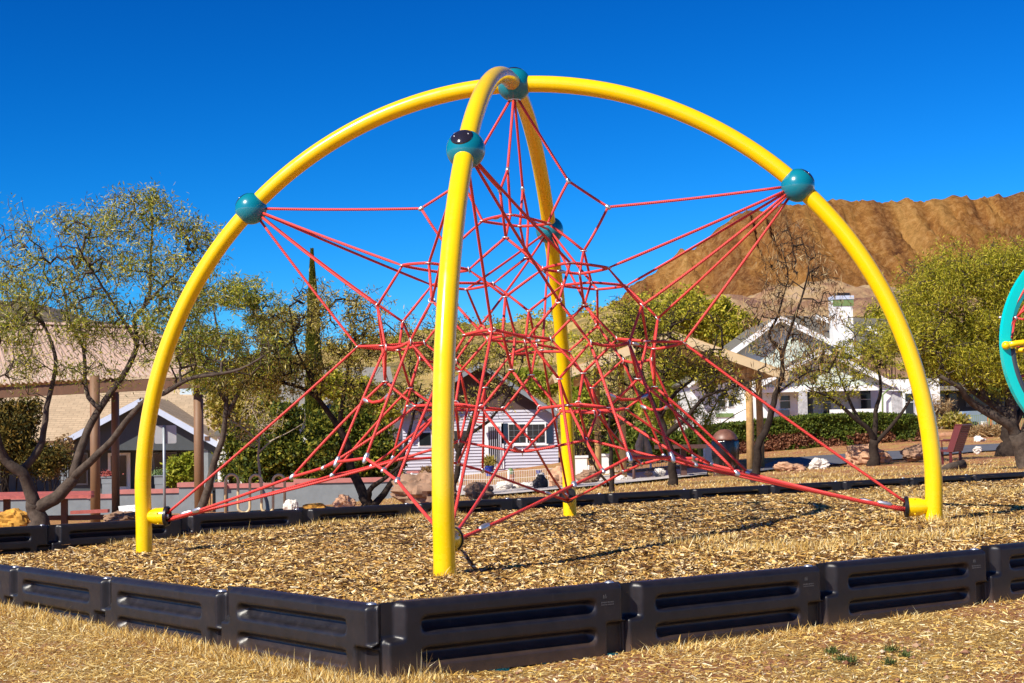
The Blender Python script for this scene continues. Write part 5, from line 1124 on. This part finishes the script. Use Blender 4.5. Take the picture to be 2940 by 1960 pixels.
# pots
def pot(label, x0, x1, y0, y1, Y, mat, pl, plh, cat='plant pot'):
    c = px((x0+x1)/2, y1, Y); s = Y/FPX; r = (x1-x0)/2*s; h = (y1-y0)*s; e = empty('plant_pot', tuple(c), label, cat); MB().lathe([(r*.7,0),(r*.95,h*.85),(r*1.05,h*.86),(r*1.05,h),(r*.85,h),(r*.8,h*.8)], tuple(c), 20).build('pot', mat, e, sharp=40)
    if pl == 'cactus': MB().tube([c+np.array([0,0,h*.8]), c+np.array([0,0,h+plh*s*.6]), c+np.array([0,0,h+plh*s])], [.09,.10,.04], 12).build('cactus', M['green'], e, True)
    elif pl: n_ = 900; C = c+np.array([0,0,h+plh*s*.45])+rng.normal(0,1,(n_,3))*np.array([r*.5,r*.5,plh*s*.25]); V, F = leafquads(C, rng.normal(0,1,(n_,3))+np.array([0,0,.5]), np.full(n_,.12), np.full(n_,.03)); MB().add(V, F).build('plant', LF[pl], e)
pot('cobalt blue pot holding a yellow-brown spiky plant', 1391, 1420, 1337, 1366, 47, M['bluepot'], 'yel', 24)
pot('terracotta pot with a small cactus', 1454, 1479, 1362, 1388, 46, M['terra'], 'cactus', 18)
pot('small blue pot near the bare fence shrub', 1539, 1556, 1350, 1366, 46, M['bluepot'], None, 0)
pot('tall blue barrel beside the front leg', 1216, 1238, 1368, 1410, 40, M['bluepot'], 'brown', 24)
# ---- white house
e = empty('white_house', (px(2300,1200,80)[0], 83, -.9), 'white house with double gables and tall white chimney behind the hedge', 'house')
mb = MB(); bpx(mb, 1985, 1092, 2150, 1262, 80, 9); bpx(mb, 2150, 1085, 2318, 1262, 79, 10); bpx(mb, 2335, 1090, 2700, 1262, 81.5, 7); mb.build('wall', M['white'], e)
pk, l_, r_ = px(2239,904,79), px(1972,1098,79), px(2470,1015,79); bk = np.array([0,11,0])
MB().slab([l_,pk,pk+bk,l_+bk], .14).slab([pk,r_,r_+bk,pk+bk], .14).build('roof', M['sh_dark'], e)
dn = np.array([0,-.04,-.16]); MB().bar(l_+dn, pk+dn, .06, .28).bar(pk+dn, r_+dn, .06, .28).build('bargeboard', M['white'], e)
MB().slab([px(1998,1092,79.6), px(2440,1092,79.6), px(2440,1012,79.6), px(2239,916,79.6), px(1998,1088,79.6)], .12, (0,-1,0)).build('gable', M['shingle_sage'], e)
pk, l_, r_ = px(2363,997,77), px(2160,1106,77), px(2568,1096,77); bk = np.array([0,5,0])
MB().slab([l_,pk,pk+bk,l_+bk], .14).slab([pk,r_,r_+bk,pk+bk], .14).build('porch_roof', M['sh_dark'], e)
MB().bar(l_+dn, pk+dn, .06, .26).bar(pk+dn, r_+dn, .06, .26).build('bargeboard', M['white'], e)
MB().slab([px(2200,1112,77.5), px(2600,1108,77.5), px(2545,1092,77.5), px(2363,1010,77.5), px(2180,1106,77.5)], .12, (0,-1,0)).build('porch_gable', M['shingle_sage'], e)
B1('porch_beam', M['white'], e, 2190, 1106, 2640, 1122, 77.4, .3)
a, b_, c, d = px(2260,1006,84), px(2700,1010,84), px(2640,918,92), px(2250,905,92); MB().slab([a,b_,c,d], .15).build('main_roof', M['sh_dark'], e)
MB().bar(px(2342,908,88), px(2396,926,87), .06, .25).build('fascia', M['white'], e); MB().bar(px(2490,940,84), px(2600,985,83), .06, .25).build('fascia', M['white'], e)
ch = B1('chimney', M['white'], e, 2392, 862, 2450, 1004, 81, 1.0); B1('band', M['green'], ch, 2391, 860, 2451, 878, 80.97, 1.06); B1('crown', M['trim'], ch, 2390, 848, 2452, 859, 80.94, 1.12); B1('flue_lid', M['iron'], ch, 2404, 840, 2440, 848, 81.1, .7)
for x0, x1 in ((2296,2319),(2562,2592)): B1('stone_column', M['stone'], e, x0, 1122, x1, 1240, 77.35, .42)
B1('column', M['white'], e, 2528, 1122, 2562, 1240, 77.5, .3)
MB().tube([px(2560,1112,77.2), px(2545,1122,77.2), px(2534,1134,77.2), px(2534,1230,77.2)], .045, 8).build('downpipe', M['green'], e, True)
for x0, y0, x1, y1, Y in ((2240,1136,2268,1172,78.95),(2062,1134,2082,1166,79.95),(2092,1138,2106,1166,79.95),(2364,1130,2386,1194,81.45),(2472,1118,2500,1188,81.45),(2600,1130,2622,1190,81.45)):
    f = B1('window', M['white'], e, x0-3, y0-3, x1+3, y1+3, Y, .06); B1('pane', M['glass'], f, x0, y0, x1, y1, Y-.03, .04); B1('meeting_rail', M['white'], f, x0, (y0*.6+y1*.4)-1, x1, (y0*.6+y1*.4)+1, Y-.05, .03)
B1('window_air_conditioner', M['greywall'], e, 2240, 1177, 2267, 1196, 78.6, .4); B1('sill_panel', M['green'], e, 2056, 1186, 2106, 1197, 79.93, .06); B1('parapet', M['white'], e, 2385, 1174, 2528, 1240, 77.6, .2)
e = empty('low_house', (px(2800,1200,88)[0], 90, -.3), 'low dark porch of a house behind the green wire fence, right edge', 'house'); B1('wall', M['darkgrey'], e, 2650, 1112, 3050, 1232, 88, 6); MB().slab([px(2640,1112,85), px(3060,1104,85), px(3060,1060,94), px(2650,1066,94)], .2).build('roof', M['sh_grey'], e)
for x0, x1 in ((2695,2712),(2726,2746),(2775,2840),(2880,2930)): f = B1('window', M['greywall'], e, x0-2, 1128, x1+2, 1166, 87.9, .08); B1('pane', M['glass'], f, x0, 1131, x1, 1163, 87.86, .05)
e = empty('parked_car', tuple(px(2800,1225,66)), 'pale blue-grey car half hidden behind the green wire fence', 'car'); mb = MB(); c = px(2802,1205,66)
pf = [(-1.0,-.35),(-1.0,.12),(-.8,.3),(-.45,.34),(-.25,.62),(.55,.62),(.8,.3),(1.0,.2),(1.0,-.35)]
mb.slab([(c[0]+a*.85, 66, c[2]+b_*.62) for a, b_ in pf], 1.6, (0,-1,0)); mb.build('body', simple('grey_blue_car_paint', (.2,.26,.3), .3, .05, coat=.5), e)
mb = MB(); mb.slab([(c[0]+a*.85, 64.38, c[2]+b_*.62) for a, b_ in [(-.36,.36),(-.2,.57),(.5,.57),(.68,.34)]], .02, (0,-1,0)); mb.build('side_window', M['glass'], e)
for k in (-.55,.55): MB().lathe([(.0,-.1),(.2,-.1),(.2,.1),(.0,.1)], (c[0]+k, 64.42, c[2]-.26), 18, (0,1,0)).build('wheel', M['blackrub'], e, sharp=40)
o = MB(); bpx(o, 2840, 1194, 2849, 1228, 60, .25); tag(o.build('terracotta_post', M['terra']), 'short terracotta post behind the green fence', 'post')
c = px(2827,1230,59); tag(MB().lathe([(.11,0),(.14,.24),(.15,.24),(.15,.27),(.12,.27)], tuple(c), 18).build('white_bucket', M['white'], None, sharp=40), 'white bucket left of the terracotta post', 'bucket')
e = empty('block_wall', tuple(px(2655,1266,52)), 'low wall of two courses of pinkish clay blocks behind the bench', 'garden wall')
for i, (x0, x1, y0, y1) in enumerate(((2648,2679,1243,1254),(2680,2713,1242,1253),(2714,2746,1241,1252),(2640,2664,1255,1266),(2665,2697,1254,1265),(2698,2730,1253,1264))): B1('block', M['rtan'], e, x0, y0, x1, y1, 52+.01*i, .35)
bush('dry_bank_shrub', 'tawny dried grass clump on the bank right of the bench', [(2845,1244,48,17),(2790,1250,20,12),(2890,1240,20,14)], 51, 6000, LF['brown'], .2, .12, 'shrub', None, 0)
bush('bare_shrub', 'grey leafless shrub behind the right leg', [(2690,1180,45,45),(2720,1215,40,30)], 56, 2600, LF['brown'], .2, .1, 'shrub', None, 30, 'palebark')
bush('shrub', 'mixed green shrub behind the green wire fence', [(2740,1210,40,25),(2640,1225,30,25)], 55, 5000, LF['yel'], .13, .45, 'shrub')
# ---- hedge
hp = np.array([(1975,1238),(2050,1226),(2130,1216),(2250,1203),(2350,1194),(2480,1190),(2600,1192),(2650,1200)], float)
n_ = 60000; x_ = rng.uniform(1975, 2650, n_); t = rng.random(n_)**.8; Yv = 50 + rng.random(n_)**2*1.6
Wt = np.array([px(a, b_, 50) for a, b_ in hp]); X_ = (x_-1470)/FPX*50.; zt = np.interp(X_, Wt[:,0], Wt[:,2]); gz = ht(X_, np.full(n_, 50.))
zt = zt + .05*fbm(X_*2, Yv*2, 3, 4)*2; bulge = fbm(X_*1.6, (gz+(zt-gz)*t)*2.5, 3, 44)*.5
C = np.stack([X_, Yv+bulge, gz+(zt-gz)*t], -1); top_ = rng.random(n_) < .25; C[top_,2] = zt[top_]+rng.normal(0,.02,top_.sum()); C[top_,1] = 50+rng.random(top_.sum())*1.6
e = empty('hedge', (Wt[3,0], 50, -.8), 'long clipped hedge, green above and rusty brown below, before the white house', 'hedge')
D = rng.normal(0,1,(n_,3)); V, F = leafquads(C, D, .05+.07*rng.random(n_), .035+.03*rng.random(n_)); ru = (fbm(C[:,0]*1.1, C[:,2]*2.2, 4, 8) + (.5-t)*.4 > .10) & ~top_
MB().add(V, F[~ru]).build('foliage', LF['hedge'], e); MB().add(V, F[ru]).build('rusty_foliage', LF['rust'], e)
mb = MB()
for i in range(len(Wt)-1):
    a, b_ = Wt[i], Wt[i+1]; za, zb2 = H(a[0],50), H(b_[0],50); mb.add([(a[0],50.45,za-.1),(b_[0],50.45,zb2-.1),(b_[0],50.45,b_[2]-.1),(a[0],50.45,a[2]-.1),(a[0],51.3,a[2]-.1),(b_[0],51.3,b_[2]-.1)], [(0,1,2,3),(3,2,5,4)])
mb.build('dark_core', M['bark2'], e)  # opaque dark core added inside the hedge leaves, no modelled branches
# ---- bench
a = px(2733,1346,33.5); gz = H(a[0],33.5); f_ = np.array([-.91,.41,0]); l_ = np.array([.41,.91,0]); u_ = np.array([0,0,1.]); o3 = np.array([a[0], 33.5, a[2]])
s_ = 33.5/FPX; e = empty('park_bench', tuple(o3), 'maroon perforated metal bench seen from behind its end, right of the right leg', 'bench')
sh_ = 51*s_; L_ = 1.5
def loc(fw, ln, z): return o3 + f_*fw + l_*ln + u_*z
mb = MB()
for k in range(9): mb.bar(loc(.02+k*.055, 0, sh_), loc(.02+k*.055, L_, sh_), .03, .02)
for k in range(16): mb.bar(loc(0,L_*k/15,sh_), loc(.48,L_*k/15,sh_), .03, .024)
mb.build('seat', M['redmetal'], e)
bt = (-.21, 128*s_)   # top of the back: lean and height
def bk_(t, ln): return loc(-.02+(bt[0])*t, ln, sh_-.02+(bt[1]-sh_)*t)
mb = MB()
for k in range(15): mb.bar(bk_(k/14,0), bk_(k/14,L_), .018, .018)
for k in range(31): mb.bar(bk_(0,L_*k/30), bk_(1,L_*k/30), .018, .021)
mb.build('backrest', M['redmetal'], e)
mb = MB(); mb.slab([bk_(0,-.03)+f_*.12, bk_(0,-.03)-f_*.02, bk_(1,-.03)-f_*.02, bk_(1,-.03)+f_*.13], .03, tuple(-l_)); mb.build('end_panel', M['redmetal'], e); MB().bar(bk_(1,-.03)+f_*.05, bk_(1,L_)+f_*.05, .16, .03).build('top_rail', M['redmetal'], e)
for fw, ln in ((.02,.02),(.42,.02),(.02,L_-.05),(.42,L_-.05)): MB().bar(loc(fw,ln,sh_-.02), loc(fw,ln,-.15), .055, .055).build('leg', M['redmetal'], e)
for ln in (.0, L_-.03): MB().tube([loc(.0,ln,sh_+.22), loc(.38,ln,sh_+.24), loc(.42,ln,sh_+.2), loc(.42,ln,sh_)], .014, 8).build('armrest', M['redmetal'], e, True)
# ---- turquoise hoop climber
Y = 12.9; cc_ = px(3180, 985, Y); e = empty('hoop_climber', (cc_[0], Y, -.8), 'turquoise hoop climber with yellow bar and red ropes at the right edge', 'climber'); Rh = 322*Y/FPX
def hoop(c, R, wr, wd, yaw, n=72):
    an = np.linspace(0, 2*PI, n+1)[:-1]; ex = np.array([math.cos(yaw), math.sin(yaw), 0]); ey = np.array([-math.sin(yaw), math.cos(yaw), 0]); V = []
    pr = [(-wr,-wd),(-wr*.0,-wd*1.05),(wr,-wd),(wr,wd),(-wr,wd)]
    for t in an:
        rd = ex*math.cos(t) + u_*math.sin(t)
        for a, b_ in pr: V.append(c + rd*(R+a) + ey*b_)
    k = len(pr); F = [(i*k+j, i*k+(j+1)%k, ((i+1)%n)*k+(j+1)%k, ((i+1)%n)*k+j) for i in range(n) for j in range(k)]
    return MB().add(V, F)
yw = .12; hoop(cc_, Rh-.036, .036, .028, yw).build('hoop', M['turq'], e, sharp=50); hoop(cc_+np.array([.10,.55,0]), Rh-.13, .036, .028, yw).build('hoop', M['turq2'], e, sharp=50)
def hp_(R, deg, dy=0): t = math.radians(deg); return cc_ + np.array([math.cos(yw), math.sin(yw), 0])*R*math.cos(t) + u_*R*math.sin(t) + np.array([0,dy,0])
MB().tube([hp_(Rh-.092, d_, -.01) for d_ in range(182, 232, 3)], .027, 12).build('grip', M['grip'], e, True)
bar0 = hp_(Rh-.03, 180.5, -.05); MB().tube([bar0, bar0+np.array([.08,-.01,.014]), bar0+np.array([.9,.05,.09])], .026, 14).build('crossbar', M['yellow'], e, True); MB().ball(bar0, .036, 14).build('bar_end', M['yellow'], e, True)
MB().tube([bar0+np.array([.06,.3,-.03]), bar0+np.array([.9,.45,-.02])], .022, 12).build('crossbar', M['yellow'], e, True)
nd = px(2915,912,12.9+.1); rp = []
for a, b_ in ((px(2875,911,12.9), nd),(nd, px(2990,920,13)),(px(2880,962,12.9), nd),(nd, px(2990,840,13)),(px(2892,910,12.95), px(2965,790,13)),(px(2905,970,13), px(2912,925,13.1)),(px(2912,925,13.1), px(2985,800,13.2)),(px(2882,1010,12.9), px(2940,1140,13)),(px(2890,1078,13), px(2950,1078,13)),(px(2915,1138,13), px(2960,1138,13)),(px(2890,988,13.1), px(2980,1000,13.2))):
    MB().tube([a, (np.array(a)+b_)/2+np.array([0,0,-.01]), b_], .0095, 8).build('rope', M['rope'], e, True)
for p_, d_3 in ((px(2878,911,12.9),(1,0,0)),(px(2883,955,12.9),(.4,0,1)),(px(2883,1014,12.9),(.4,0,-1))): MB().lathe([(.008,-.03),(.013,-.02),(.013,.02),(.008,.03)], p_, 12, d_3).build('ferrule', M['steel'], e, True)
MB().ball(nd, .02, 12).build('rope_ball', M['ringsteel'], e, True)
MB().tube([cc_+np.array([.0,.3,-Rh+.02]), (cc_[0], cc_[1]+.3, -1.0)], .05, 14).build('post', M['turq'], e, True)
